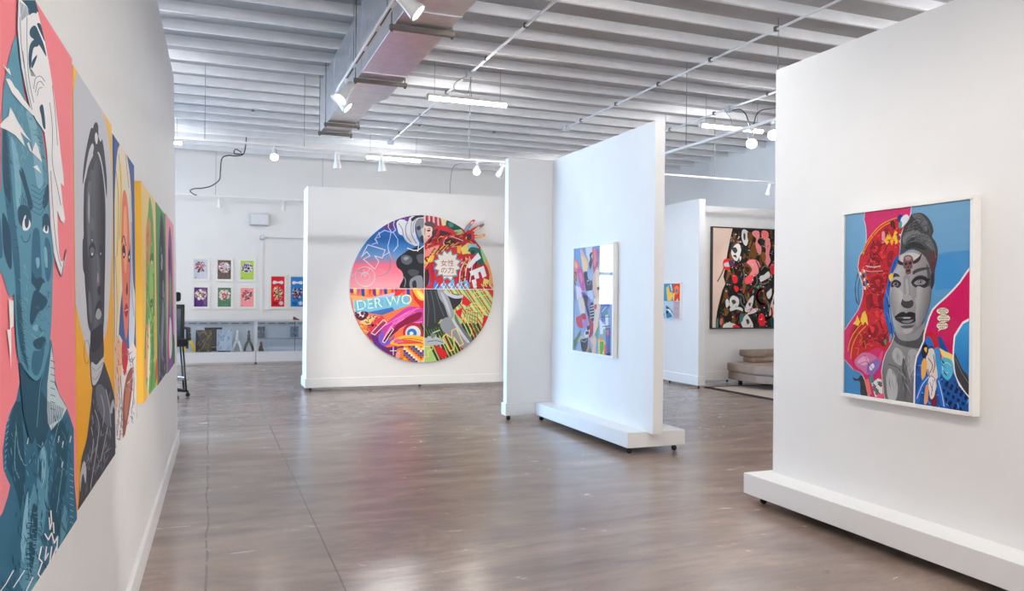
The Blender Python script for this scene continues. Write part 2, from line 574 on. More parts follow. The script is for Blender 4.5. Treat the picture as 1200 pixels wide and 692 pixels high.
MB().box(XL - .2, XR + .2, YF - .2, YB + .2, -0.1, 0.0).build('floor', M['floor'])['kind'] = 'structure'
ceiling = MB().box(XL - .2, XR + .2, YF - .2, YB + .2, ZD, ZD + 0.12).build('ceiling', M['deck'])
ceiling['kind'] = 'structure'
joist0 = None
for k in range(-26, 19):
    y = 6.90 + 0.5755 * k
    if not (YF < y < YB): continue
    if joist0 is None:
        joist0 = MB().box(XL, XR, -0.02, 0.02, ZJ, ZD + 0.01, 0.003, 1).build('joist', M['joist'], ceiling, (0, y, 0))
    else:
        j = joist0.copy(); COL.objects.link(j); j.parent = ceiling; j.location = (0, y, 0)

def wall_with_opening(name, axis, at, thick, a0, a1, z0, z1, holes):
    """axis 'x': wall in the plane x = at running along y; 'y': plane y = at running along x. holes: (a0, a1, z0, z1)"""
    mb = MB()
    def seg(p0, p1, q0, q1):
        if p1 - p0 < 1e-4 or q1 - q0 < 1e-4: return
        if axis == 'x': mb.box(at, at + thick, p0, p1, q0, q1)
        else: mb.box(p0, p1, at, at + thick, q0, q1)
    cur = a0
    for h0, h1, k0, k1 in sorted(holes):
        seg(cur, h0, z0, z1); seg(h0, h1, z0, k0); seg(h0, h1, k1, z1); cur = h1
    seg(cur, a1, z0, z1)
    o = mb.build(name, M['wall']); o['kind'] = 'structure'
    return o

BW = (-5.5, -1.62, 1.2, 3.0)
FW = (-5.0, 9.0, 0.4, 3.5)
SW = (7.6, 15.4, 0.25, 3.25)
wall_with_opening('wall_back', 'y', YB, 0.2, XL, XR, 0, ZD, [BW])
wall_with_opening('wall_side', 'x', XL, -0.2, YF, YB, 0, ZD, [SW])
wall_with_opening('wall_right', 'x', XR, 0.2, YF, YB, 0, ZD, [])
wall_with_opening('wall_front', 'y', YF, -0.2, XL, XR, 0, ZD, [FW])

def window(name, axis, at, a0, a1, z0, z1, n, rail):
    r = None
    def bar(p0, p1, q0, q1, d=0.05):
        return (at - d, at + d, p0, p1, q0, q1) if axis == 'x' else (p0, p1, at - d, at + d, q0, q1)
    mb = MB(); w = 0.05
    for s in (bar(a0, a0 + w, z0, z1), bar(a1 - w, a1, z0, z1), bar(a0, a1, z0, z0 + w), bar(a0, a1, z1 - w, z1), bar(a0, a1, rail - .04, rail + .04)):
        mb.box(*s)
    for i in range(1, n):
        c = a0 + (a1 - a0) * i / n
        mb.box(*bar(c - w / 2, c + w / 2, z0, z1))
    r = mb.build(name, M['strut']); r['kind'] = 'structure'
    MB().box(*bar(a0 + .01, a1 - .01, z0 + .01, z1 - .01, 0.004)).build('pane', M['window'], r)
window('window_1', 'y', YB + 0.1, *BW, 4, 2.0)
window('added_front_window', 'y', YF - 0.1, *FW, 9, 2.6)  # unseen front window, added to light the surfaces that face it
window('window_2', 'x', XL - 0.1, *SW, 6, 2.2)
# pale pavement outside the windows
MB().box(-16, XR, YB + 0.2, YB + 9, -0.12, -0.05).box(-16, XL - 0.2, YF, YB + 0.2, -0.12, -0.05).box(-16, XR, YF - 9, YF - 0.2, -0.12, -0.05).build('pavement', mat('pavement_concrete', (200, 200, 200), 0.8, noise=0.1))['kind'] = 'structure'
MB().box(-0.52, 2.4, YB - 0.014, YB, 0, 0.12, 0.004).build('baseboard_back', M['trim'])['kind'] = 'structure'
MB().box(XR - 0.014, XR, YF, YB, 0, 0.12, 0.004).build('baseboard_right', M['trim'])['kind'] = 'structure'
# faint panel joint and conduit on the back wall
MB().box(1.015, 1.055, YB - 0.012, YB, 0, 2.62, 0.003).build('trim_1', M['wall'])['kind'] = 'structure'

# left wall: free-standing, runs past the camera and leans very slightly
WL_B, WL_C = 0.0129, -0.019
WL_A = -0.3644
WL_Y0, WL_Y1, WL_H, WL_T = -2.2, 7.97, 3.43, 0.20
def wl_x(y, z): return WL_A + WL_B * y + WL_C * z
def sheared(x0, x1, y0, y1, z0, z1, m, name, parent=None, bev=0.0):
    """a board lying against the left wall; x0, x1 measured out from its face"""
    b = bmesh.new()
    bmesh.ops.create_cube(b, size=1.0)
    for v in b.verts:
        v.co = Vector((x0 + (v.co.x + .5) * (x1 - x0), y0 + (v.co.y + .5) * (y1 - y0), z0 + (v.co.z + .5) * (z1 - z0)))
    if bev: bmesh.ops.bevel(b, geom=list(b.edges), offset=bev, segments=2, affect='EDGES', profile=0.5)
    for v in b.verts: v.co.x += wl_x(v.co.y, v.co.z)
    mb = MB(); mb._add(b)
    return mb.build(name, m, parent)
wl = sheared(-WL_T, 0.0, WL_Y0, WL_Y1, 0.0, WL_H, M['panel'], 'wall_left', None, 0.012)
wl['kind'] = 'structure'
bl = sheared(-WL_T - 0.016, 0.016, WL_Y0, WL_Y1 + 0.016, 0.0, 0.135, M['trim'], 'baseboard_left', None, 0.005)
bl['kind'] = 'structure'

# ------------------------------------------------------------------ movable display walls
def caster(parent, x, y, top):
    c = MB().box(-.03, .03, -.03, .03, top - 0.008, top, 0.002).tube([(0, 0, top - .006), (0, 0, top - .022)], 0.010).build('caster', M['black'], parent, (x, y, 0))
    r = (top - 0.012) / 2
    MB().lathe([(r * .7, -.012), (r, -.008), (r, .008), (r * .7, .012)], (0, 0, r), 16, Matrix.Rotation(math.radians(90), 4, 'X')).build('wheel', M['rubber'], c)
    return c

# wall in the middle of the room: long panel on a plinth with a return panel at its far end
mw = tag(empty('movable_display_wall', (3.74, 7.2, 0)), 'tall white movable wall in mid room, its wide plinth base reaching past one end, narrow abstract portrait on it', 'display wall')
def ch(mb, name, m, root):
    o = mb.build(name, m, root)
    o.location = -Vector(root.location)
    return o
ch(MB().box(3.690, 3.792, 6.058, 8.30, 0.19, 2.985, 0.004), 'panel', M['panel'], mw)
ch(MB().box(3.145, 3.800, 8.30, 8.41, 0.06, 2.975, 0.004), 'return_panel', M['panel'], mw)
ch(MB().box(3.490, 4.090, 6.155, 8.29, 0.062, 0.200, 0.004), 'plinth', M['trim'], mw)
ch(MB().box(3.128, 3.492, 8.284, 8.426, 0.062, 0.200, 0.004), 'baseboard', M['trim'], mw)
for x, y in ((3.55, 6.23), (4.02, 6.23), (3.54, 8.22), (4.02, 8.22), (3.19, 8.355)):
    c = caster(mw, x - 3.74, y - 7.2, 0.062)

# wall at the right edge
rw = tag(empty('movable_display_wall', (3.72, 2.8, 0)), 'white movable wall nearest the camera, big framed torn-poster portrait hung on it', 'display wall')
ch(MB().box(3.667, 3.772, 0.75, 4.442, 0.19, 2.995, 0.004), 'panel', M['panel'], rw)
ch(MB().box(3.464, 4.07, 0.60, 4.495, 0.062, 0.202, 0.004), 'plinth', M['trim'], rw)
for x, y in ((3.56, 4.40), (3.98, 4.40), (3.56, 2.6), (3.98, 2.6), (3.56, 0.72), (3.98, 0.72)):
    caster(rw, x - 3.72, y - 2.8, 0.062)

# wall that carries the round picture
cw = tag(empty('movable_display_wall', (3.06, 11.9, 0)), 'broad white movable wall standing before the far end, holding the big round picture', 'display wall')
ch(MB().box(1.335, 4.80, 11.83, 11.95, 0.05, 3.01, 0.004), 'panel', M['panel'], cw)
ch(MB().box(1.335, 1.455, 11.95, 12.33, 0.05, 3.01, 0.004), 'return_panel', M['panel'], cw)
ch(MB().box(1.318, 4.82, 11.812, 11.968, 0.042, 0.178, 0.004).box(1.318, 1.470, 11.95, 12.345, 0.042, 0.178, 0.004), 'baseboard', M['trim'], cw)
for x, y in ((1.40, 11.89), (3.06, 11.89), (4.72, 11.89), (1.40, 12.27)):
    caster(cw, x - 3.06, y - 11.9, 0.045)

# corner wall by the sofa
fw = tag(empty('movable_display_wall', (7.2, 10.9, 0)), 'white L-shaped movable wall behind the sofa, with small canvas on one side', 'display wall')
ch(MB().box(7.152, 7.262, 10.42, 12.4, 0.05, 2.965, 0.004), 'panel', M['panel'], fw)
ch(MB().box(7.262, 9.60, 11.05, 11.16, 0.05, 2.955, 0.004), 'return_panel', M['panel'], fw)
ch(MB().box(7.136, 7.278, 10.404, 12.416, 0.042, 0.190, 0.004), 'baseboard', M['trim'], fw)
ch(MB().box(7.278, 9.60, 11.034, 11.176, 0.042, 0.190, 0.004), 'baseboard', M['trim'], fw)
for x, y in ((7.2, 10.47), (7.2, 11.3), (7.2, 12.3), (9.5, 11.1), (8.2, 11.1)):
    caster(fw, x - 7.2, y - 10.9, 0.045)

# ------------------------------------------------------------------ portraits on the left wall
def left_painting(label, tl, tr, bl, br, off, side, width=None, depth=None):
    n = Vector((1, -WL_B, -WL_C)).normalized()
    pl = Art(Vector((WL_A + off, 0, 0)), (WL_B, 1, 0), (WL_C, 0, 1), 1, 1)
    q = [pl.at(*p) if p else None for p in (tl, tr, bl, br)]
    u1 = (q[1][0] + q[3][0]) / 2
    u0 = u1 - width if width else (q[0][0] + q[2][0]) / 2
    zs_t = [p[1] for p in q[:2] if p]; zs_b = [p[1] for p in q[2:] if p]
    v1, v0 = sum(zs_t) / len(zs_t), sum(zs_b) / len(zs_b)
    o = pl.o + pl.u * u0 + pl.v * v0
    a = Art(o, pl.u, pl.v, u1 - u0, v1 - v0)
    root = tag(empty('portrait_painting', o - n * off), label, 'painting', 'portraits along the left wall')
    a.root, a.side, a.depth = root, side, depth or off - 0.003
    return a
def finish(a):
    a.build_canvas('canvas', a.root, M['paint'], a.root.location, a.depth, a.side)

# 1. teal face under white flame hair on pink
a = left_painting('pink canvas of a teal face with white flame hair, nearest on the left wall', None, (86, 71), None, (88.8, 610), 0.034, (240, 150, 155), 1.04)
a.full((250, 138, 146))
T1, T2, T3, T4 = (92, 152, 176), (50, 108, 136), (28, 78, 102), (134, 186, 204)
W0 = (248, 246, 246)
# jacket
a.fill(T2, '21,425 23,448 19,468 13,480 7,498 3,528 4,550 9,562 12,568 9,582 3,600 -4,612 -40,640 -40,760 90,760 90,600 87,560 86.5,502 82,488 77,474 69,460 64,442 62,410 60,398 52,420')
a.fill(T3, '18,470 12,490 6,525 8,548 14,560 20,580 24,600 30,560 28,520 26,490 24,470')
a.fill(T3, '60,500 66,520 62,560 56,600 60,640 70,620 78,560 80,510 74,492')
a.fill(T3, '26,470 44,450 56,470 58,500 52,520 46,540 40,500 30,490')
a.fill(T1, '50,516 44,540 43,570 46,590 40,565 36,580 30,600 26,640 22,680 30,700 42,690 48,640 56,590 57,560 55,530')
a.fill(T4, '50,516 46,545 48,572 53,560 54,535')
a.fill(T3, '46,535 45,556 48,566 49,545')
a.fill(T3, '38,592 34,640 36,672 42,640 44,600', 1)
a.fill(T4, '33,570 28,600 24,640 27,660 33,622')
a.fill(T1, '72,600 70,640 78,622 80,604 76,590')
for i in range(16):
    y = 484 + i * 7
    a.line(T4, f'{11 - i * .5:.1f},{y} {8 - i * .35:.1f},{y + 3}', 0.9)
for i in range(12): a.line(T3, f'{32 - i * .2:.1f},{612 + i * 6} {40 - i * .2:.1f},{614 + i * 6}', 1.1)
for i in range(12): a.line(T4, f'82,{548 + i * 7} 85.5,{550 + i * 7}', 0.9)
a.line(T4, '18,495 22,530 30,545 40,530', 0.7, 1); a.line(T4, '18,505 17,545 22,560', 0.7, 1)
a.line(T4, '70,490 58,540 52,600', 0.6, 1); a.line(T4, '74,540 66,600', 0.6)
for x, y in ((31, 494), (36.5, 492), (32, 516), (37.5, 513), (68, 514), (73, 520), (72, 544), (82, 514)): a.fill(W0, [(x - .9, y + 4), (x + .6, y - 4), (x + 1.4, y - 3), (x, y + 4)])
a.fill((200, 216, 222), '55,480 55,450 60,405 62,420 64,450 70,464 78,478 72,490 66,496 60,504 56,496')
for i in range(9):
    a.line(T3, f'{56 + i * 2.2:.1f},{470 + i} {57 + i * 1.7:.1f},{498 - i}', 0.8)
for i in range(8): a.line(T2, f'59,{422 + i * 8} 64,{424 + i * 8}', 0.9)
a.hatch((T3, (22, 66, 90), T2), '10,500 6,540 14,560 14,600 4,640 0,692 40,692 84,620 84,520 70,470 50,500 24,480', 150, 16, 1.3, 80, 8, .35)
a.hatch((T1, T4), '14,500 10,540 20,580 20,640 30,690 60,660 80,600 80,520 66,500 40,520', 90, 11, 0.7, 78, 9, .4)
a.hatch((T4,), '30,600 26,660 34,690 46,660 50,600', 40, 7, 0.8, 10, 10, .2)
# graffiti marks low on the jacket
for s in ('59,598 60,612 58,620 57,606', '48,640 45,654 49,658 44,672 47,676 41,690', '52,625 56,632 60,624 63,636 67,628 66,645', '54,640 52,656 56,648', '60,640 57,665 62,650 66,640', '62,612 62.6,624'):
    a.line(W0, s, 1.5)
for s in ('15,668 6,684 0,692', '28,668 15,688', '38,676 30,692'): a.line(W0, s, 1.2)
# head
a.fill(T1, '19,42 12,60 6,86 2.5,115 1,165 0,222 -6,228 -10,260 -8,300 2,322 8,342 12.5,348 15,345 16,370 19,412 25,428 33,440 41,446 47,441 53,424 58,398 60,370 61,335 62,300 60,270 57,235 54,190 45,140 30,118 24,80', 1)
a.fill(T2, '2.5,150 2,200 6,240 10,270 14,300 17,330 20,390 27,420 33,434 28,400 24,350 22,300 16,250 12,200 9,160', 1)
a.fill(T3, '3,155 3,215 8,232 12,236 10,200 7,165', 1)
a.fill(T3, '2,250 3,290 9,312 13,312 12,280 9,262', 1)
a.fill(T2, '-6,232 -8,268 -4,296 2,300 0,260', 1)
a.fill(T4, '12,160 16,200 18,236 22,250 24,220 20,180', 1)
a.fill(T4, '30,130 36,160 40,200 44,220 50,216 46,170 40,140', 1)
a.fill(T3, '22,202 23,196 27,200 32,218 36,232 38,242 34,246 30,230 25,212', 1)
a.fill(T3, '56,216 52,222 49,238 51,244 56,236', 1)
a.fill(T3, '20,246 24,240 32,242 36,252 35,262 30,266 22,262', 1)
a.fill(T3, '49,256 52,250 56,252 58,264 56,272 50,272', 1)
a.fill(W0, '25.5,262 27,256 29,252 34,258 35,264 32,269 28,270 26,268', 1)
a.fill(T3, '28.5,254 32.5,254 33,262 31,267 28.5,264', 1); a.fill(W0, '28.3,252 29.4,252 29.4,256 28.3,256')
a.fill(W0, '49.5,270 51,265 53,262 56,265 56,272 53,273', 1)
a.fill(T3, '52.2,261 54.8,262 55,268 53.5,271 52,268', 1)
a.line(T3, '24,276 27,283 32,282 35,274', 0.9, 1)
for i in range(7): a.line(T3, f'{24 + i * 1.6:.1f},{244 - (i % 4) * 2} {22 + i * 1.7:.1f},{232 - (i % 3) * 3}', 0.7)
for i in range(6): a.line(T2, f'36,{246 - i * 6} 46,{252 - i * 6} 52,{244 - i * 6}', 0.9)
a.fill(T2, '38,270 36,300 36,322 41,330 48,326 47,300 45,270', 1)
a.fill(T4, '41,303 45,302 45.5,310 43,314', 1)
a.fill(T3, '37,318 36,330 40,336 44,342 49,332 52,330 47,324 41,326', 1)
a.fill(T2, '52,280 58,285 60,310 56,330 52,318', 1)
a.fill(T4, '51,290 54,292 55,312 52,310', 1)
a.fill(T3, '40,340 48,344 55,352 50,362 44,366 37,380 34,374 36,352', 1)
a.fill(T1, '35,384 40,378 50,374 52,382 46,392 38,392', 1)
a.fill(T4, '37,384 41,380 44,382 42,388', 1)
a.line(T4, '36,391 43,396 51,388', 0.8, 1)
a.fill(T3, '38,400 48,394 53,398 48,408 41,408', 1)
a.fill(T2, '38,412 46,410 52,400 48,428 42,440 36,432', 1)
for i in range(22): a.line(T3, f'{18 + i * .25:.1f},{345 + i * 3.6:.1f} {25 + i * .2:.1f},{350 + i * 3.6:.1f}', 0.6)
for i in range(16): a.line(T4, f'{23 + i * .3:.1f},{350 + i * 4:.1f} {26 + i * .3:.1f},{356 + i * 4:.1f}', 0.5)
a.line(T3, '15,345 19,412 25,428 33,440 41,446 47,441 53,424 58,398', 0.8, 1)
a.fill(T3, '22,425 30,440 40,448 49,442 44,470 42,500 36,520 30,500 26,480', 1)
a.line(T1, '59,398 46,450 42,500', 0.8)
a.hatch((T3, T2), '4,120 2,200 4,230 14,290 18,350 22,400 30,430 27,380 24,330 20,270 14,200 10,150', 90, 9, 1.1, 20, 2, .5)
a.hatch((T4, (110, 166, 188)), '16,110 14,170 20,240 26,200 34,180 40,150 30,120', 60, 12, 0.8, 75, 3, .3)
a.hatch((T3, T2), '24,80 28,110 34,150 44,180 54,210 54,180 46,145 36,120', 40, 8, 0.9, 30, 4, .4)
a.hatch((T4, T1), '22,300 20,360 24,400 30,420 34,380 34,330', 50, 9, 0.7, 70, 5, .3)
a.hatch((T3,), '20,340 18,380 24,420 34,436 32,400 28,360', 50, 6, 0.6, 30, 6, .3)
a.hatch((T3, T2), '40,345 38,400 44,440 54,420 58,380 58,330 52,340', 40, 7, 0.8, 35, 7, .4)
# hair
HW = (246, 244, 246)
a.fill(HW, '19,-14 20,10 18.5,30 20,50 23,78 28,102 33,124 40,140 46,148 51,156 54,180 56,220 58,262 62,296 67,316 70.5,324 73,314 76,302 76.6,294 74,304 70,306 68,296 66.5,270 66,246 70,258 74,262 75,256 72,235 70,214 74,218 73,204 70,180 67,150 62,110 57,78 52,52 47,30 42,10 36,-14')
a.fill(T3, '24,0 40,0 44,14 36,12 33,18 31,8')
for s in ('33,12 38,8 42,15 37,15 33,17', '34,34 40,30 46,42 50,52 53,66 47,56 41,48 34,42', '34,52 39,46 44,50 43,54 38,56 36,66 35,78 33,80 32,66', '36,72 42,64 40,72 36,80', '46,28 49,38 51,48 47,40 42,28', '45,126 48,122 50,128 52,150 49,148 47,136'):
    a.fill(T3, s, 1)
for i in range(9): a.line(T2, f'{22 + i * 1.4:.1f},{2 + i} {24 + i * 1.1:.1f},{24 - i}', 0.6)
for i in range(8): a.line(T3, f'{33 + i * .3:.1f},{80 + i * 1.2:.1f} {36 + i * .6:.1f},{82 + i:.1f}', 0.6)
for s in ('40,108 42,98 46,95 50,100', '38,104 40,92 46,89 51,95', '42,112 44,104 48,102', '57,120 60,150 60,190 66,220 70,240', '25,60 30,100 36,128', '60,100 64,140 66,170', '58,200 61,250 65,290 70,312', '22,20 23,50 27,80', '30,20 30,50 32,90 38,120'):
    a.line(T3, s, 0.55, 1)
a.line(T3, '20,-10 18.5,30 20,50 23,78 28,102 33,124 40,140 46,148 51,156', 0.7)
a.line(T2, '76.6,292 74,305 70.5,324 66,312 61,296', 0.7)
# clouds and lightning bolt
for s in ('1,74 6,80 9,80 11,88 6,83', '5,92 9,92 12,95 15,101 20,106 26,116 34,126 41,137 36,134 24,122 12,108', '8,136 10,125 13,130 19,142 24,150 29,158 35,166 28,160 22,154 28,172 16,158 6,152 -4,148 3,140', '30,168 32,166 34,172 36,178 37,174 40,166 43,172 45,180 48,190 40,182 33,176', '37,195 40,194 42,193 44,197 47,203 42,199'):
    a.fill(W0, s)
a.fill(W0, '8,350 14,352 14,382 11,384 11.5,405 11,432 9,406 6,386 10,386')
finish(a)

# 2. grey sculpted head on yellow with a pale halo
a = left_painting('yellow canvas of a grey sculpted woman before a pale halo, second along the left wall', (87.5, 73), (132.3, 153), (89.3, 608), (133.6, 528), 0.034, (240, 190, 80))
a.full((246, 186, 64))
a.grad((250, 200, 110), (240, 168, 30), '86,60 140,160 140,530 86,640', (110, 80), (110, 560))
a.fill((206, 207, 214), '85,118 92,78 100,85 110,110 122,136 128,170 131,220 131,290 129,340 125,385 121,400 116,425 107,428 102,412 96,388 90,362 84,330 80,200', 1)
G1, G2, G3, G4 = (62, 63, 72), (40, 41, 50), (104, 106, 116), (168, 170, 178)
a.fill(G1, '97,216 97.5,200 100,180 106,152 109,150 110,146 112.4,143 115,147 115.5,160 118,166 120,164 123,185 125.2,210 125,232 123,215 120.5,196 117.5,182 115,178 112,180 110,186 109,180 110,172 108,168 104,178 100,200', 1)
a.fill((222, 222, 226), '112.5,155 114.3,158 114.6,164 113.2,169 111.4,164 111.3,158', 1)
a.fill(G1, '112,178 104,194 100,214 98,240 98,275 96.7,284 97,312 99,322 100.4,334 101.3,356 102.7,377 106,390 105,420 109,455 121,420 121,390 122,372 122.6,335 123.4,290 123.5,240 121,208 117,186', 1)
a.grad((46, 47, 56), (92, 94, 104), '100,210 98,240 98,275 99,322 101.3,356 104,384 110,384 112,330 112,240 110,200', (98, 280), (110, 280), True, 10)
a.grad((92, 94, 104), (40, 41, 50), '110,200 112,240 112,330 110,384 118,392 121,372 122.6,335 123.4,290 123,240 119,200 114,186', (111, 280), (122.5, 280), True, 10)
a.fill(G3, '103,215 101.5,240 102,275 104,300 106,280 106,240 107,215', 1)
a.fill(G4, '103.8,225 103.2,250 104.4,262 105.2,240', 1)
a.fill(G3, '106,256 107,254 110,258 110.5,268 108,270 105.5,266', 1)
a.fill(G2, '117,200 121,214 122.5,245 122,300 119,260', 1)
a.fill(G2, '104,290 109,284 112,292 110,300 106,302', 1)
a.fill(G3, '105.4,292 108.5,289 111,294 109,299 106.5,299', 1); a.oval((214, 216, 222), 108, 297.5, 1.1, 1.6); a.oval((200, 202, 210), 107.8, 281, .7, 1)
a.fill(G2, '116.5,290 119,286 120.6,296 118,302', 1); a.oval(G4, 118, 297, .7, 1.4)
a.fill(G3, '113,298 114,320 112.5,332 115,338 117,330 116,304', 1)
a.fill(G4, '114,318 115.4,326 114.4,332', 1)
a.fill(G2, '114,338 117.5,334 118.5,342 116,346', 1)
a.fill(G2, '111,364 114,354 118,352 119.4,360 116,368 112,371', 1)
a.fill(G4, '113,364 116,361 119,368 116,374 112,371', 1)
a.fill(G2, '106,392 112,384 120,380 120.5,398 114,410 107,412', 1)
a.fill(G3, '104,340 107,352 108,372 106,378 103.6,360', 1)
a.fill(G1, '109,450 106.6,473 101.6,513 95,540 93,576 92,640 140,560 136,500 135,473 131,452 125,433 121,424 116,442', 1)
a.hatch((G3, (82, 84, 94), G2, (140, 142, 150)), '108,460 103,510 96,560 96,600 120,560 134,510 131,460 124,440', 90, 16, 1.2, 100, 12, .3)
a.fill((200, 202, 208), '107,424 113,427 121.5,418 119,434 114,447 109,451 107,440', 1)
a.line((120, 122, 130), '108,430 113,434 120.6,424', 0.5, 1); a.line((120, 122, 130), '108,442 112,444 118,434', 0.5, 1)
a.fill(G3, '112,455 118,450 126,462 130,480 128,500 120,490 114,474', 1)
for s in ('111,480 116,500 112,530', '118,462 122,482 118,510', '124,456 128,476 130,500', '107,500 109,520 104,550', '126,500 122,520 118,540', '114,520 110,545 106,570'):
    a.line(G4, s, 0.9, 1)
a.line(G2, '108,470 110,500 106,530 104,570', 0.9, 1); a.line(G2, '120,490 118,520 112,550', 0.9, 1)
a.fill((188, 190, 198), '94,576 93.5,560 96,545 99,540 101,552 100,566 97.5,555 95.6,560', 1)
a.fill((188, 190, 198), '129,482 130.5,472 133,468 134.5,480 132.5,476 131,484', 1)
a.ring((110, 92, 60), 101.5, 412, 3.2, 0.5, ry=14)
finish(a)

# 3. blond woman on blue
a = left_painting('blue canvas of a blond woman with peach face, third along the left wall', (133, 156), (158, 196.5), (134, 527), (159.5, 490), 0.034, (225, 225, 228))
a.full((70, 98, 158))
a.fill((240, 228, 206), '136,196 138,176 140,170 142,160 146,170 150,190 153,215 154,250 152,290 150,260 148,240 144,330 141,360 137,420 134,380 134,250', 1)
a.fill((246, 220, 150), '136,260 139,200 143,196 143,260 141,320 138,380 136,330', 1)
a.fill((240, 130, 100), '143.5,230 147.5,225 150.5,248 152.2,290 151.6,330 150.6,372 147.5,398 144.6,370 143,330 142,290', 1)
a.fill((250, 178, 140), '145,250 148,244 149,286 147.4,320 145,300', 1)
a.fill((60, 40, 44), '143,292 145.5,286 147.2,296 145.2,303', 1); a.fill((60, 40, 44), '150,298 152,292 152.6,304 150.6,307', 1)
a.oval((240, 240, 244), 145.2, 298, .7, 2); a.oval((240, 240, 244), 151.4, 301, .6, 2)
a.line((60, 40, 44), '142.5,284 145,276 147.6,288', 0.9, 1)
a.fill((120, 44, 40), '147.4,340 149,330 150,340 148.6,346', 1)
a.fill((180, 40, 50), '145.6,364 148,355 150.4,362 148,372', 1); a.line((250, 240, 236), '146.4,364 149.8,362', 0.8)
a.fill((214, 222, 234), '152,226 154.5,250 155,300 156,330 158.5,350 157,400 153,420 151,390 152.6,330 152.6,280', 1)
for s in ('136,200 139,240 137,300', '139,180 142,220 140,280', '147,180 151,220', '154,260 154,330 157,370', '135,300 137,350 136,400'):
    a.line((120, 110, 100), s, 0.45, 1)
a.fill((236, 230, 230), '134,400 140,392 144,400 150,410 156,400 160,410 160,540 134,540')
a.fill((240, 190, 150), '135,402 140,396 143,420 140,460 135,480', 1)
a.fill((206, 50, 60), '143,400 148,404 150,420 146,440 143,425', 1)
a.fill((150, 82, 66), '144,470 148,442 154,430 156,440 153,470 148,500 144,516', 1)
a.fill((188, 120, 96), '146,470 150,448 153,446 150,480 147,492', 1)
for s in ('137,430 140,470 137,510', '141,440 143,480 140,515', '155,420 157,450 154,490', '150,410 153,424 158,418'): a.line((110, 116, 134), s, 0.8, 1)
a.hatch(((120, 124, 140), (250, 248, 250), (180, 150, 140), (90, 96, 116)), '134,404 146,404 159,414 159,500 136,530', 70, 9, 1.0, 75, 13, .6)
for x, y in ((138, 450), (141, 470), (156, 440), (157, 470), (154, 480), (137, 500)): a.oval((196, 200, 212), x, y, 1.2, 4)
a.line((34, 42, 80), '133.3,150 134.3,530', 0.8)
finish(a)

# 4-6. three thicker canvases farther on
a = left_painting('pale yellow canvas of a green and orange face, thick-sided, fourth along the left wall', (167.8, 214.5), (183.4, 238), (165.6, 474), (183.6, 452), 0.042, (252, 200, 84))
a.full((246, 212, 134))
a.grad((248, 220, 158), (240, 190, 90), '160,200 190,230 190,460 160,490', (170, 230), (170, 440))
GR, GD, GL = (112, 176, 92), (62, 120, 70), (160, 206, 120)
a.fill((240, 150, 100), '170.8,300 171,270 173.5,250 176,240 178,260 177,300 174,330 171,340', 1)
a.fill(GR, '175,232 177.6,240 179.6,262 180.8,300 181,340 180.6,390 181,420 182,452 176,462 170,440 169.6,400 172,360 171.6,310 173,262', 1)
a.fill((238, 142, 104), '173.6,262 175.6,256 176.6,280 174.8,312 173.2,300', 1)
a.fill(GL, '176.6,300 179.6,305 180,340 178,362 175.4,350 175,320', 1)
a.fill(GD, '176,300 179,296 179.6,304 176.6,308', 1); a.oval((230, 240, 180), 177.6, 307, .7, 2.4)
a.fill(GD, '176,352 179,350 178.6,358 176.4,360', 1)
a.fill((240, 160, 90), '170.6,390 173,380 175,400 172.6,440 169.6,440', 1)
a.fill((244, 240, 226), '174.6,372 176.2,400 175.4,430 173.4,466 172.6,440 173.6,400', 1)
a.fill((220, 96, 70), '182,430 183.4,420 184,440 182,448', 1)
a.hatch((GL, GD, (240, 170, 100), (220, 226, 150)), '174,250 171,300 170,380 171,440 178,458 182,440 181,360 180,290', 60, 10, 0.8, 88, 14, .15)
for s in ('178,380 179,420 177,456', '172,330 171,380 170,420', '180,320 180.6,370'): a.line(GD, s, 0.7, 1)
for i in range(10): a.oval(GL, 176 + (i % 3), 320 + i * 9, .5, 1.6)
finish(a)
a = left_painting('green canvas of a dark grey face, middle of the three thick canvases on left wall', (184, 239), (194.6, 252), (184, 451), (195, 437.5), 0.042, (70, 140, 84))
a.full((92, 158, 98))
a.fill((70, 72, 88), '188.4,251 191,258 192.6,280 193.2,320 193,360 194,400 194.6,440 186,452 185,420 186.6,380 186,330 186.4,290', 1)
a.fill((44, 46, 60), '188,262 190,268 191,300 190,350 188,330 187,300', 1)
a.fill((140, 144, 164), '190.6,330 192.4,336 192,380 190,420 188.6,400 190,360', 1)
a.fill((176, 180, 196), '188.6,300 190,298 190.6,312 189,316', 1)
a.fill((120, 122, 140), '186.6,390 188,400 187,440 185.6,446', 1)
a.hatch(((110, 112, 130), (40, 42, 56), (150, 154, 172)), '188,262 187,330 187,400 186,448 194,440 193,360 192,290', 40, 10, 0.7, 88, 15, .12)
a.line((30, 30, 42), '188,348 191.6,350', 1.2)
finish(a)
a = left_painting('pink canvas of a purple and green face, farthest of all on the left wall', (195, 252.5), (203.4, 262), (195.4, 437), (204.8, 426), 0.042, (240, 180, 186))
a.full((246, 172, 182))
a.fill((136, 92, 152), '198.4,266 200.4,276 201.8,310 202.4,350 203.6,400 204.6,428 196,436 196.6,390 197.4,340 196.8,300', 1)
a.fill((120, 176, 96), '199.2,322 200.8,330 200.6,360 199.4,370 198.6,345', 1)
a.fill((236, 232, 234), '199,372 201,380 201.6,410 199,420 198,400', 1)
a.fill((66, 52, 78), '198,290 199.6,296 199.4,318 198,312', 1)
a.fill((60, 110, 70), '202.6,390 204.6,400 204.6,425 202,420', 1)
a.fill((206, 90, 140), '196.6,384 198,392 197.4,420 196,420', 1)
finish(a)

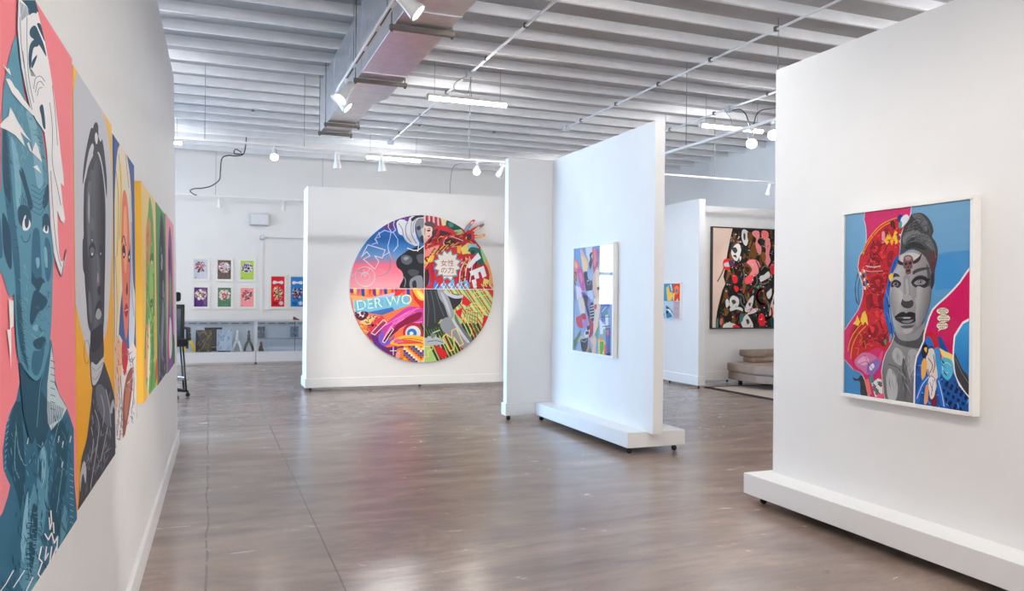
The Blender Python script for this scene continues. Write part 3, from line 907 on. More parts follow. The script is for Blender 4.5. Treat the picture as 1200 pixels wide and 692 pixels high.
# ------------------------------------------------------------------ framed pictures
def boards(o, u, v, n, rects, name, m, parent, origin, bev=0.0015):
    """boards given as (u0, u1, v0, v1, n0, n1) in the picture's own axes"""
    mb = MB()
    mx = Matrix(((u.x, v.x, n.x, o.x - origin.x), (u.y, v.y, n.y, o.y - origin.y), (u.z, v.z, n.z, o.z - origin.z), (0, 0, 0, 1)))
    for r in rects: mb.box(*r, bev=bev, seg=1, mtx=mx)
    return mb.build(name, m, parent)

def framed(label, cat, o, u, v, w, h, rail, depth, recess, fm, group=None, name='framed_picture', glass=True, matw=0.0, gm='glass'):
    """o = lower left outer corner of the frame's front; returns the Art for the sheet inside"""
    o, u, v = Vector(o), Vector(u).normalized(), Vector(v).normalized()
    n = u.cross(v)
    origin = o + u * w / 2 - n * depth
    root = tag(empty(name, origin), label, cat, group)
    boards(o, u, v, n, [(0, w, 0, rail, -depth, 0), (0, w, h - rail, h, -depth, 0), (0, rail, rail, h - rail, -depth, 0), (w - rail, w, rail, h - rail, -depth, 0)], 'frame', fm, root, origin)
    boards(o, u, v, n, [(rail * .6, w - rail * .6, rail * .6, h - rail * .6, -depth + .002, -recess - 0.002)], 'backing_board', M['frame'], root, origin, 0)
    if glass:
        boards(o, u, v, n, [(rail - .002, w - rail + .002, rail - .002, h - rail + .002, -recess * .45 - .001, -recess * .45 + .001)], 'glass', M[gm], root, origin, 0)
    k = rail + matw
    a = Art(o + u * k + v * k - n * recess, u, v, w - 2 * k, h - 2 * k)
    a.root = root
    return a

UX, UZ = Vector((1, 0, 0)), Vector((0, 0, 1))
UY = Vector((0, -1, 0))

# big portrait on the right-hand wall -------------------------------------------------
a = framed('large white-framed torn-poster portrait of a grey woman, on the nearest white wall', 'picture', (3.610, 3.762, 0.815), UY, UZ, 0.892, 1.126, 0.021, 0.055, 0.012, M['frame'], gm='soft_glass')
a.full((112, 166, 206))
a.zoom(970, 210, 2.386)
a.grad((122, 172, 208), (64, 140, 200), '30,60 410,20 410,680 30,680', (220, 60), (230, 600), n=16)
a.fill((70, 148, 208), '300,212 330,204 400,198 400,300 300,310')
WH = (240, 236, 232)
# loose strand and far ear of hair, dark shoulder behind
a.line((60, 64, 70), '92,250 78,290 80,340 92,350', 2.2, 1); a.line((60, 64, 70), '98,250 86,300 88,345', 2, 1); a.line((90, 96, 104), '84,262 76,310 84,345', 1.6, 1)
a.fill((58, 60, 66), '92,548 86,556 76,556 70,552 74,562 90,566 92,600 108,612 112,560', 1)
# neck and shoulders
a.grad((150, 150, 152), (108, 108, 112), '186,420 178,460 160,500 152,540 152,620 262,640 262,520 272,470 274,436 270,400', (200, 440), (200, 620))
a.fill((84, 84, 88), '186,424 200,446 226,452 254,444 268,420 272,440 262,470 230,470 200,462 184,446', 1)
a.fill((186, 186, 188), '190,470 206,480 216,500 204,520 188,510 180,490', 1)
a.fill((176, 176, 178), '226,480 250,480 246,520 232,560 224,530', 1)
a.fill((92, 92, 96), '210,500 220,520 222,580 216,620 208,560', 1)
a.fill((190, 190, 192), '170,530 186,540 196,580 190,616 170,614 164,570', 1)
a.line((70, 70, 74), '170,516 200,530 220,560', 2, 1); a.line((70, 70, 74), '262,520 240,536 228,566', 2, 1)
# hair
HG = (70, 70, 72)
a.fill(HG, '204,196 206,150 212,128 226,106 240,96 262,94 278,104 290,122 296,144 292,160 302,176 308,200 306,226 300,256 298,290 288,300 286,250 270,216 240,196 216,204 206,230 196,240', 1)
a.fill((112, 112, 114), '236,100 256,96 270,106 280,124 276,146 262,132 250,116', 1)
a.fill((128, 128, 130), '210,160 226,146 246,142 262,152 246,160 226,164 212,180', 1)
a.fill((104, 104, 106), '264,150 286,162 298,190 302,214 288,196 274,180 258,170', 1)
a.fill((42, 42, 44), '216,188 236,176 260,180 276,196 264,196 240,190 222,196', 1)
a.fill((96, 60, 62), '286,200 304,206 302,240 294,262 288,236', 1)
for s in ('214,176 232,158 258,156 276,170', '222,130 240,112 258,112 272,130', '268,110 280,128 284,150', '280,166 294,186 300,216', '228,172 250,168 268,182', '212,150 228,134 250,130'):
    a.line((44, 44, 46), s, 1.5, 1); a.line((146, 146, 148), ' '.join(f'{float(p.split(",")[0]) + 2},{float(p.split(",")[1]) + 3}' for p in s.split()), 0.8, 1)
# face
a.grad((190, 188, 188), (120, 118, 120), '198,216 206,210 224,202 244,198 262,206 276,222 286,246 291,270 291,300 288,330 284,356 276,384 264,408 248,424 226,436 206,434 192,424 184,404 180,380 176,350 174,320 178,290 184,258 190,236', (180, 300), (300, 330), True, 14)
a.fill((206, 204, 204), '204,214 226,206 246,206 262,216 250,226 226,226 208,232', 1)
a.fill((86, 84, 88), '276,236 288,262 291,300 286,350 270,396 262,402 272,360 280,320 280,280', 1)
a.fill((58, 58, 62), '290,262 296,268 298,290 292,306 288,300', 1)
a.fill((176, 174, 176), '200,330 212,318 220,322 212,340 204,352', 1)
a.fill((170, 168, 170), '246,330 268,326 270,348 256,362 246,350', 1)
a.fill((66, 66, 70), '238,258 250,250 268,246 284,246 284,251 268,254 250,260 240,266', 1)
a.fill((62, 62, 66), '176,266 186,262 196,264 202,272 192,272 180,274', 1)
a.fill((52, 52, 56), '234,286 246,272 262,268 278,274 284,286 278,300 262,304 246,302 238,296', 1)
a.fill((150, 150, 154), '242,289 251,282 263,280 274,286 269,293 256,295 246,294', 1); a.oval((70, 74, 80), 259.5, 287, 7.2, 6.8); a.oval((150, 156, 162), 259.5, 287.6, 5.4, 5); a.oval((16, 16, 18), 259.5, 287, 2.8, 3); a.oval((236, 236, 238), 257, 284.6, 1.3, 1.3)
a.fill((40, 40, 44), '238,286 250,277 264,275 277,283 270,281 258,279 248,282', 1)
a.line((20, 20, 22), '236,288 248,277 264,274 278,282 286,278', 2.6, 1)
a.fill((60, 48, 52), '178,290 188,280 200,284 206,292 200,302 186,304 178,300', 1)
a.fill((150, 146, 152), '182,293 189,287 197,290 196,296 188,298', 1); a.oval((70, 50, 70), 190.5, 292, 4.6, 4.8); a.oval((16, 16, 18), 190.5, 292, 2.4, 2.6); a.oval((236, 236, 238), 189, 290, 1, 1)
a.line((20, 20, 22), '178,290 190,283 204,291', 2.2, 1)
a.fill((150, 148, 150), '214,270 228,270 230,300 232,326 226,334 216,330 212,310', 1)
a.fill((178, 176, 177), '218,282 224,280 227,316 221,322', 1)
a.fill((62, 60, 64), '204,340 212,334 222,340 232,336 240,342 238,354 228,360 214,358 206,350', 1)
a.fill((170, 168, 170), '212,322 228,322 236,334 226,340 212,338', 1)
a.fill((28, 26, 30), '186,386 200,374 212,370 220,374 228,370 240,372 256,380 246,386 222,384 202,386', 1)
a.fill((40, 38, 42), '188,388 220,387 254,383 244,398 226,404 206,402', 1)
a.fill((190, 188, 188), '210,386.5 222,385.5 234,385 230,389 214,389.5')
a.fill((132, 130, 134), '208,396 226,394 240,392 230,401 214,401', 1)
a.fill((88, 86, 90), '204,410 224,408 242,408 230,416 214,416', 1)
a.fill((184, 182, 184), '210,420 228,416 240,418 228,430 214,430', 1)
a.grad((176, 174, 175), (112, 110, 113), '250,300 272,304 288,300 286,344 276,380 262,402 250,410 246,380 250,340', (250, 340), (288, 350), True, 10)
a.grad((150, 148, 150), (196, 194, 194), '184,300 200,308 210,320 206,344 196,360 186,384 178,360 175,330', (178, 340), (208, 330), True, 8)
a.hatch(((60, 60, 62), (96, 96, 98), (40, 40, 42), (132, 132, 134)), '210,160 230,108 258,98 282,114 290,150 300,190 302,220 288,206 262,184 230,178 212,194', 70, 26, 1.6, -30, 21, .5, .2)
a.hatch(((140, 140, 143), (110, 110, 113), (170, 170, 172)), '166,520 190,470 230,480 260,490 256,540 250,610 170,610', 36, 40, 2.2, 80, 22, .25)
# skull ornament with horns on the forehead
SK = (120, 84, 86)
a.fill((56, 40, 42), '214,240 200,238 194,228 194,216 200,226 210,232', 1); a.fill((56, 40, 42), '240,236 252,232 260,222 264,206 256,216 246,224 238,230', 1)
a.fill(SK, '212,224 216,214 226,211 236,215 240,226 237,236 238,246 232,252 234,260 226,266 218,262 218,252 212,244', 1)
a.fill((176, 140, 140), '217,218 226,214 234,219 230,226 220,226', 1)
for x, y, r in ((219.5, 236, 4), (231, 234, 4), (226, 245, 2)): a.oval((34, 24, 28), x, y, r, r)
a.fill((50, 36, 40), '219,254 233,252 231,257 221,259')
# left torn strip
left = '104,90 236,73 233,98 228,112 214,132 206,158 204,182 200,204 196,232 186,262 178,292 172,322 172,352 177,384 181,410 188,438 178,462 164,486 156,510 152,536 155,566 158,596 162,614 116,608 110,588 104,562 96,544 84,536 72,532 58,516 44,500 40,492 40,432 54,410 70,386 84,366 92,346 98,320 98,296 88,266 84,244 88,216 98,200 106,184 108,158 106,130 101,112'
a.fill(WH, left)
cl = []
pts = a.pts(left)
cx, cyy = 130, 340
for x, y in pts: cl.append((x + (1.8 if x < 125 or y > 500 and x < 140 else -1.8), y))
a.fill((214, 44, 110), cl)
a.fill((206, 34, 46), '100,200 116,168 140,136 170,116 205,106 226,102 222,118 206,150 202,190 196,232 184,264 176,300 171,330 173,370 180,412 184,438 172,464 160,480 140,470 110,486 92,500 74,520 62,470 66,420 88,380 98,340 100,296 88,256 90,218', 1)
a.line((250, 164, 40), '98,206 108,180 126,152 152,126 186,110 214,106', 3.2, 1); a.line((250, 214, 80), '100,210 112,182 130,156 156,131 188,115', 1.4, 1)
RD, RD2, RB = (150, 16, 30), (232, 52, 60), (44, 16, 22)
for s in ('118,190 136,170 150,180 146,204 126,214', '112,226 130,216 146,222 140,250 118,252', '150,150 166,136 176,150 166,170 152,170', '120,280 146,268 160,290 150,312 126,312', '140,330 160,320 166,350 150,366', '108,330 122,322 128,350 112,366', '112,420 132,404 144,420 130,444', '96,440 108,430 114,452 100,470', '140,440 160,430 170,448 154,466', '168,210 184,200 180,236 168,244'):
    a.fill(RD, s, 1)
for s in ('126,190 140,186 138,200 128,204', '150,204 160,196 164,214 152,222', '122,230 134,228 132,242', '134,284 146,280 144,300', '156,330 164,340 156,350', '118,410 132,414 126,430', '150,380 160,372 164,396 152,404', '128,376 140,366 144,386', '104,404 112,394 116,410'):
    a.fill(RD2, s, 1)
for s in ('112,262 128,258 150,260 160,254', '130,210 142,212 154,230', '148,186 158,180 168,182', '116,300 130,316 150,318', '128,360 140,356 152,364', '120,454 134,450 150,456', '100,376 110,384 106,400', '156,270 168,268 164,290', '160,150 168,180 160,200', '132,396 146,396 152,414', '164,398 170,420 160,440', '108,210 118,206 122,218'):
    a.line(RB, s, 2.2, 1)
for x, y in ((130, 194), (160, 206), (126, 238), (140, 290), (118, 438), (130, 350), (158, 446)): a.ring(RB, x, y, 5, 1.4, 14); a.oval(RB, x, y, 1.8, 1.8)
a.oval((250, 120, 110), 119, 438, 3, 3)
a.fill((250, 196, 50), '160,172 172,146 180,166 190,142 196,148 197,178 190,182 187,166 181,186 174,172 166,184')
a.fill((236, 150, 160), '152,150 160,146 162,170 154,178', 1)
a.fill(RB, '176,118 186,114 190,138 178,140'); a.line((200, 60, 60), '182,117 184,138', 1.4)
a.fill((40, 50, 140), '196,104 206,98 214,108 208,118 198,116', 1); a.fill((226, 230, 240), '206,110 220,98 228,106 216,128 206,134', 1); a.fill((60, 160, 160), '200,122 208,118 208,134 200,136', 1)
for i, c in enumerate(((220, 60, 60), (240, 236, 230), (60, 80, 170), (230, 200, 70), (220, 60, 60))): a.oval(c, 204 - i * .6, 146 + i * 9, 2.6, 3)
for i in range(5):
    for j in range(3): a.fill(((240, 236, 228), (60, 120, 190), (236, 120, 40), (30, 26, 30))[(i + j * 2) % 4], [(90 + j * 5 + i * 3, 258 + i * 10 - j * 4), (95 + j * 5 + i * 3, 260 + i * 10 - j * 4), (96 + j * 5 + i * 3, 269 + i * 10 - j * 4), (91 + j * 5 + i * 3, 267 + i * 10 - j * 4)])
a.hatch((RD, RB, RD2, (90, 14, 24), (250, 90, 80)), '104,200 140,140 200,112 214,126 200,170 198,210 184,262 172,320 174,370 180,420 160,470 120,470 80,500 66,470 70,420 96,370 102,300 92,250', 150, 15, 3.2, 60, 23, 1.0, .25)
a.line((246, 240, 236), '108,242 130,246 148,242', 1.6); a.line((246, 240, 236), '96,252 120,258 156,256', 1)
for i in range(8): a.line((246, 220, 220), f'{112 + i * 5},247 {114 + i * 5},241', 0.9)
a.fill((30, 100, 190), '186,226 200,214 194,240 184,262 178,290 172,320 172,350 176,384 182,410 186,434 176,440 168,410 160,380 158,340 166,300 174,262', 1)
for s in ('190,232 180,262 172,300', '166,330 172,360 168,390', '176,396 180,420 178,434'): a.line((20, 44, 120), s, 2.4, 1)
for s in ('164,310 172,340', '168,372 176,400'): a.line((120, 190, 240), s, 1.4, 1)
a.fill((240, 200, 60), '172,270 184,262 178,286', 1); a.fill((70, 160, 90), '158,452 166,446 164,462', 1); a.fill((80, 170, 200), '176,430 182,440 174,456', 1)
a.fill((250, 206, 70), '72,404 80,394 84,380 92,398 98,374 106,366 112,386 114,408 106,398 100,408 94,396 86,410 80,406')
for s in ('58,480 64,452 78,424 100,400', '66,500 70,468 84,436 108,410'): a.line((250, 190, 50), s, 2, 1)
for s in ('82,440 90,430 98,444 90,456', '92,462 104,452 108,470', '78,470 88,474 84,490'): a.line((240, 150, 50), s, 1.4, 1)
a.fill((214, 120, 170), '76,508 96,486 120,486 140,500 132,526 112,546 98,534 84,524', 1); a.fill((236, 170, 200), '84,510 104,494 118,506 104,520', 1)
a.fill((150, 110, 190), '112,520 136,502 152,500 146,524 126,548 114,540', 1); a.fill((236, 236, 244), '118,524 128,514 132,524 122,534', 1)
a.line((120, 60, 120), '90,516 110,510 128,530', 1.4, 1); a.line((120, 60, 120), '104,490 116,520 110,544', 1.2, 1)
a.fill((236, 84, 130), '148,488 156,480 152,508 146,504', 1); a.fill((240, 120, 110), '104,562 116,556 124,600 114,604'); a.fill((60, 150, 150), '118,552 128,546 130,566 120,570')
a.fill((240, 240, 238), '124,570 142,556 152,560 156,604 134,608')
for i in range(34): a.oval((20, 20, 22), 128 + (i * 7.3) % 25, 566 + (i * 11.7) % 38, 1.7, 2.3, i * 40)
a.fill((236, 90, 130), '140,600 158,598 160,612 142,611')
# right torn pieces
right = '398,246 386,262 370,286 352,306 332,326 310,346 294,362 284,384 276,410 270,432 268,452 258,474 248,496 244,520 243,560 241,632 398,654'
a.fill(WH, right)
a.fill((206, 20, 92), '400,252 388,268 372,291 354,311 334,331 312,350 297,366 288,386 280,412 274,434 272,454 400,560')
a.fill((24, 84, 164), '272,452 262,476 252,498 248,522 247,560 246,628 398,650 398,540 350,500 320,440 296,436', 0)
a.fill((246, 220, 130), '308,470 330,480 352,492 352,516 330,512 312,500', 1)
a.fill((90, 190, 220), '312,506 330,498 350,508 352,540 340,560 326,552 316,530', 1); a.line((200, 236, 244), '348,520 334,512 324,522 326,538 338,540', 2.2, 1)
for i in range(26): a.fill((14, 26, 60), [(316 + (i * 13.7) % 72, 560 + (i * 9.1) % 76), (324 + (i * 13.7) % 72, 563 + (i * 9.1) % 76), (322 + (i * 13.7) % 72, 572 + (i * 9.1) % 76), (315 + (i * 13.7) % 72, 568 + (i * 9.1) % 76)])
a.hatch(((40, 120, 200), (14, 50, 110), (90, 170, 230), (16, 26, 60)), '252,500 248,560 248,620 300,640 390,640 390,560 340,500 300,450', 70, 22, 3.4, 70, 24, .7)
# small standing figure with red hair
a.fill((196, 34, 40), '274,440 286,428 302,430 310,446 316,476 322,500 308,494 300,470 290,456', 1)
a.fill((56, 110, 190), '276,446 284,438 292,446 298,462 288,466 278,460', 1)
a.fill((60, 150, 214), '298,480 312,470 318,500 320,540 310,560 302,520', 1)
a.fill((224, 214, 206), '280,480 298,474 304,510 310,550 304,590 292,600 286,560 278,520', 1)
for s in ('284,500 296,520 288,540', '292,548 302,560 296,580', '282,530 290,560', '298,490 302,520 296,540'): a.line((140, 50, 50), s, 2.2, 1)
a.fill((236, 176, 90), '264,520 272,500 280,510 276,546 266,560', 1); a.fill((30, 26, 40), '268,466 278,460 284,480 274,500 264,490', 1); a.fill((240, 190, 60), '272,472 280,470 278,484', 1)
a.fill((40, 110, 200), '250,600 268,560 284,546 282,564 266,590 258,624 248,624', 1); a.line((236, 240, 246), '252,612 266,576 284,552', 1.8, 1)
a.fill((40, 110, 200), '306,560 318,556 326,600 334,636 322,638 310,590', 1); a.line((236, 240, 246), '312,562 322,600 328,634', 1.8, 1)
a.fill((230, 160, 110), '276,580 284,576 282,620 272,626', 1); a.fill((120, 40, 60), '290,600 304,596 308,630 294,632', 1); a.fill((240, 230, 226), '284,560 300,556 302,600 290,612', 1)
for s in ('288,566 296,590', '298,560 292,604'): a.line((60, 50, 70), s, 1.4)
# three speech bubbles with small writing
for x, y, rx, ry in ((324, 368, 17, 9.5), (327, 388, 18, 10.5), (323, 409, 16, 10.5)):
    a.oval((40, 24, 30), x, y, rx + 1, ry + 1); a.oval((246, 232, 208), x, y, rx, ry)
a.fill((246, 232, 208), '316,416 326,416 310,425')
k = 0
for x, y, w in ((324, 363, 22), (324, 368, 24), (324, 373, 12), (327, 382, 16), (327, 388, 26), (327, 394, 20), (323, 403, 18), (323, 409, 24), (323, 415, 14)):
    xx = x - w / 2
    while xx < x + w / 2:
        k += 1; d = 2.2 + (k * 7 % 3)
        a.fill((70, 40, 44), [(xx, y - 1.3), (xx + d * .8, y - 1.3), (xx + d * .8, y + 1.3), (xx, y + 1.3)]); xx += d + .7
# lower right tear
a.fill(WH, '398,388 380,398 368,416 356,436 353,470 352,500 356,540 370,576 398,610')
a.grad((70, 156, 212), (40, 120, 186), '400,394 382,404 372,420 360,440 357,470 356,500 360,538 374,572 400,604', (380, 400), (380, 520))
a.fill((62, 62, 66), '357,486 366,500 380,530 396,552 400,604 374,572 360,538', 1); a.line((120, 120, 124), '360,500 378,540 398,570', 1.6, 1)
a.build('print', a.root, M['paint'], a.root.location)

# narrow portrait on the middle wall ---------------------------------------------------
a = framed('white-framed pastel collage portrait on the mid-room wall with its plinth', 'picture', (3.642, 7.642, 0.816), UY, UZ, 0.914, 1.13, 0.022, 0.048, 0.012, M['frame'], gm='glass')
a.full((150, 176, 214))
a.zoom(665, 280, 9.88)
a.fill((110, 166, 220), '55,90 260,60 260,290 170,330 60,260'); a.fill((130, 150, 190), '55,480 130,700 60,700')
a.fill((248, 190, 150), '150,110 200,190 240,270 232,340 200,400 170,320', 1); a.fill((250, 214, 160), '160,200 200,230 232,300 220,380 180,360', 1)
a.fill((226, 224, 232), '205,90 290,80 300,150 280,240 250,290 220,200'); a.fill((190, 170, 200), '215,170 240,230 245,260 220,220')
a.fill((60, 58, 70), '255,180 280,150 290,160 278,200 290,250 280,310 262,350 248,280 262,230', 1)
a.fill((200, 80, 110), '288,100 380,80 372,190 360,300 330,380 300,390 290,250')
a.fill((240, 130, 140), '300,110 330,100 340,220 320,330 304,300'); a.fill((150, 110, 170), '340,100 376,90 366,230 344,280'); a.fill((110, 150, 210), '290,95 385,75 380,110 330,112')
a.fill((244, 120, 120), '62,230 110,240 140,290 170,360 168,420 120,430 66,400'); a.fill((250, 180, 150), '66,250 100,262 120,320 84,330', 1)
a.fill((120, 70, 60), '75,380 104,376 110,450 100,540 76,500'); a.line((240, 200, 120), '80,400 100,430 84,470 102,510', 6)
a.fill((210, 90, 170), '110,350 160,320 190,420 205,520 200,610 160,580 130,480'); a.fill((236, 130, 150), '130,400 160,380 180,470 160,520')
a.fill((240, 220, 230), '100,540 150,560 180,620 160,700 110,700')
a.fill((44, 48, 62), '190,390 228,380 236,440 280,470 290,560 270,610 220,600 204,520', 1); a.fill((170, 184, 214), '230,400 290,370 300,460 270,480 240,460')
a.oval((90, 110, 150), 246, 500, 26, 34); a.oval((14, 16, 24), 246, 500, 14, 20); a.oval((240, 244, 250), 238, 484, 6, 8)
a.fill((130, 80, 160), '160,610 210,620 240,690 230,760 180,700'); a.fill((200, 210, 234), '230,600 290,590 300,700 240,690')
a.fill((244, 190, 150), '296,420 340,320 372,360 382,480 384,600 372,720 330,690 300,600'); a.fill((250, 222, 200), '330,360 372,380 384,520 352,560 330,480', 1)
a.fill((230, 210, 196), '372,310 420,300 430,350 424,380 380,400')
a.fill((90, 80, 90), '345,560 375,548 382,570 350,590', 1)
a.fill((236, 240, 248), '384,70 500,55 500,300 424,300 384,310'); a.fill((60, 130, 200), '432,312 500,306 498,366 432,378'); a.fill((236, 240, 248), '386,400 424,380 500,372 496,680 390,690')  # pale window reflection crossed by a blue bar, painted into the print
a.zoom(665, 350, 9.88)
a.fill((230, 214, 200), '120,-30 190,-10 210,60 200,160 150,170 130,80'); a.fill((250, 180, 140), '180,10 220,40 210,80 190,70')
a.fill((130, 120, 190), '200,-10 260,-20 280,100 260,240 230,180 200,80')
a.fill((40, 44, 60), '180,-40 240,-30 232,60 250,140 264,240 238,200 214,90', 1)
a.fill((36, 40, 52), '266,60 300,50 306,240 276,250 264,160', 1)
for y in (85, 115, 150, 185, 220): a.line((236, 238, 242), f'268,{y} 304,{y - 10}', 9)
a.fill((216, 70, 90), '100,220 150,190 180,170 215,180 220,260 200,320 150,340 110,300', 1); a.fill((190, 130, 190), '170,240 220,230 230,300 190,340', 1); a.fill((200, 40, 60), '170,180 212,180 214,236 180,230', 1)
a.fill((186, 40, 80), '240,220 290,270 306,300 296,400 250,450 262,330', 1)
a.fill((250, 214, 190), '304,0 384,-30 384,80 368,200 350,320 320,400 300,440 302,300 320,160'); a.fill((226, 90, 80), '312,70 340,66 338,110 316,118', 1)
a.fill((110, 120, 190), '386,60 440,0 496,-30 490,100 430,150 440,260 400,270 384,160'); a.line((230, 236, 246), '400,150 450,90', 7); a.fill((60, 160, 170), '420,140 456,110 470,200 430,220', 1)
a.fill((240, 244, 250), '370,230 420,290 440,300 436,400 380,410'); a.fill((236, 240, 248), '440,190 474,180 476,310 444,310'); a.line((40, 50, 70), '390,210 490,206', 7); a.line((40, 50, 70), '410,320 490,310', 9)
a.fill((90, 170, 130), '328,400 360,320 356,440 340,450', 1)
a.fill((100, 130, 90), '78,480 160,350 150,420 110,520 84,600'); a.fill((200, 190, 170), '110,500 150,430 240,420 260,460 200,470')
a.fill((230, 226, 226), '190,400 240,330 262,360 250,430 210,450'); a.fill((40, 44, 56), '225,320 260,300 262,350 232,370'); a.fill((40, 44, 56), '210,380 250,370 248,410 212,414')
a.fill((44, 52, 66), '150,470 240,450 236,560 210,640 180,620 160,540'); a.fill((170, 180, 200), '110,600 150,500 170,620 120,640'); a.line((220, 226, 234), '160,480 200,500 230,470', 5)
a.fill((240, 200, 170), '262,470 300,440 320,420 340,480 330,560 330,640 280,640 300,540'); a.fill((200, 140, 120), '240,540 262,470 262,560 220,640 206,640')
a.fill((100, 120, 110), '240,600 270,560 290,640 240,645')
a.fill((246, 220, 80), '360,470 400,450 440,500 440,640 360,640'); a.fill((70, 170, 70), '376,500 420,490 424,580 396,650 380,650'); a.fill((250, 150, 50), '372,440 400,440 420,480 380,490'); a.fill((240, 90, 90), '430,520 456,540 450,640 428,640')
a.fill((90, 110, 180), '440,340 496,330 492,660 456,650'); a.fill((220, 110, 150), '450,360 480,350 484,410 460,430'); a.fill((50, 60, 90), '444,630 496,620 496,680 446,670')
a.fill((130, 190, 150), '420,340 450,360 440,440 410,420')
a.build('print', a.root, M['paint'], a.root.location)

# small canvas on the corner wall -------------------------------------------------------
o = Vector((7.104, 11.62, 1.065))
root = tag(empty('small_canvas', (7.15, 11.24, 1.065)), 'small white-edged canvas with orange, yellow and black checks, between mid wall edge and sofa', 'picture')
a = Art(o, UY, UZ, 0.745, 0.60); a.root = root
a.full((236, 232, 226))
a.zoom(776, 320, 10.63)
a.fill((70, 150, 190), '-120,130 140,128 140,345 -120,350'); a.fill((232, 70, 40), '134,128 240,128 240,345 134,345')
a.fill((250, 200, 90), '50,180 80,150 96,240 120,230 136,280 110,340 64,340'); a.fill((240, 220, 180), '96,140 116,136 130,200 120,226'); a.fill((60, 130, 190), '116,130 140,130 138,190 124,200')
a.fill((250, 140, 50), '150,180 180,150 210,170 200,250 160,270'); a.oval((110, 120, 170), 180, 215, 16, 24); a.fill((250, 220, 120), '136,250 156,240 150,330 136,340'); a.fill((246, 236, 226), '180,330 196,310 194,345 180,345')
a.fill((250, 120, 60), '-60,200 0,160 10,300 -40,320'); a.fill((190, 210, 226), '-120,345 140,345 140,570 -120,570'); a.fill((236, 226, 232), '136,345 240,345 240,570 136,570')
for i in range(12):
    for j in range(8):
        if (i + j) % 2 == 0:
            a.fill(((40, 34, 44), (190, 90, 110))[(i // 2) % 2], [(140 + j * 10.5, 350 + i * 18), (150 + j * 10.5, 352 + i * 18), (150 + j * 10.5, 368 + i * 18), (140 + j * 10.5, 366 + i * 18)])
a.fill((70, 80, 96), '50,400 80,420 136,480 136,500 100,480 50,440'); a.fill((60, 130, 170), '50,500 100,490 130,540 60,560'); a.fill((44, 50, 64), '50,460 86,470 80,500 50,500'); a.fill((240, 244, 248), '60,440 100,450 130,500 90,480')
a.fill((60, 70, 90), '-100,380 0,420 30,520 -60,540')
a.build_canvas('canvas', root, M['paint'], root.location, 0.045, (240, 238, 236))

# big dark-framed painting above the sofa --------------------------------------------------
a = framed('big black-framed painting of swirling brown, white and red shapes on beige, above the taupe sofa', 'painting', (7.80, 10.995, 0.90), UX, UZ, 1.46, 1.71, 0.022, 0.054, 0.006, M['blackframe'], glass=False, name='framed_painting')
a.full((232, 204, 186))
a.zoom(825, 255, 4.94)
BR, DK, GN, WHT, RED, PK = (116, 74, 34), (38, 34, 34), (30, 70, 62), (226, 224, 220), (232, 40, 52), (240, 142, 142)
a.fill(DK, '166,60 150,130 136,200 128,250 120,300 112,340 124,380 106,420 90,480 76,540 68,600 66,660 400,660 392,600 376,560 386,500 410,420 420,300 430,200 430,60')
a.line((92, 60, 34), '124,260 112,300 96,336 78,368', 6, 1)
rnd = random.Random(11)
for i in range(95):       # brown and dark green brush strokes
    x = rnd.uniform(100, 420); y = rnd.uniform(60, 640)
    lft = 160 - (y - 60) * .16
    x = max(x, lft + 16)
    L = rnd.uniform(30, 80); s = rnd.uniform(-12, 16); w = rnd.uniform(6, 15)
    c = rnd.choice((BR, BR, (90, 56, 26), GN, (58, 54, 56), (140, 92, 46)))
    a.fill(c, [(x, y), (x + w, y + L * .3), (x + s + w * .7, y + L), (x + s - w * .3, y + L * .95), (x - w * .5, y + L * .4)], 1)
a.hatch(((150, 100, 50), (60, 56, 58), (26, 24, 26), (170, 160, 150), (40, 90, 80)), '160,70 140,200 124,300 128,380 100,460 76,620 390,640 376,560 400,430 424,250 424,70', 170, 34, 4.5, 75, 31, .7, .2)
for s in ('222,70 246,74 258,110 246,160 228,150 216,110', '176,160 200,150 214,180 206,216 190,250 168,236 156,196', '204,216 216,230 206,250', '150,466 170,450 200,470 196,510 160,520 146,500', '124,480 136,470 146,500 128,520', '236,520 262,470 286,450 280,500 262,540 240,544', '226,580 246,560 270,590 284,630 262,642 230,640 214,610', '360,440 376,420 390,410 388,450 372,470', '246,560 276,530 310,524 300,545 270,556', '112,620 140,606 180,616 190,640 116,642', '150,520 180,515 216,520 222,540 190,530 152,540', '346,330 372,310 380,340 350,360 326,370 322,340'):
    a.fill(WHT, s, 1)
for s in ('160,180 180,170 192,190 178,206', '166,220 182,214 188,232', '228,90 238,96 236,130 228,120', '158,480 174,474 184,490 168,500', '242,590 254,586 262,606 250,616', '256,500 268,490 266,514'):
    a.fill((70, 66, 68), s, 1)
for s in ('286,76 316,78 320,110 308,140 330,170 326,210 304,196 296,150 300,120 276,96', '352,130 374,120 384,160 376,210 384,250 364,276 346,240 356,190', '334,76 366,80 372,110 350,128 332,110', '244,260 274,240 316,256 318,310 290,340 262,330 270,290'):
    a.fill(PK, s, 1)
a.fill((250, 120, 110), '340,80 366,86 362,112 344,112', 1); a.fill((250, 90, 100), '236,350 262,330 284,340 278,372 250,384 236,374', 1)
for s in ('112,246 130,236 156,244 160,270 140,300 116,296 108,270', '160,340 180,330 192,350 188,376 166,376', '170,400 190,396 200,410 186,430', '380,280 400,262 408,300 400,330 384,310', '318,560 340,556 352,590 350,620 326,624 312,600', '166,624 190,620 210,640 170,644'):
    a.fill(RED, s, 1)
a.line(RED, '344,412 320,420 306,448 312,480 334,500 352,496', 13, 1); a.line((244, 90, 90), '340,416 322,428 314,450', 4, 1)
a.line(RED, '388,520 392,560 372,580 350,590', 10, 1); a.line((220, 60, 60), '176,560 192,566 186,590 168,596', 6, 1); a.line(RED, '236,430 262,424 280,400', 7, 1); a.line((250, 140, 140), '250,536 280,520 262,548', 6, 1)
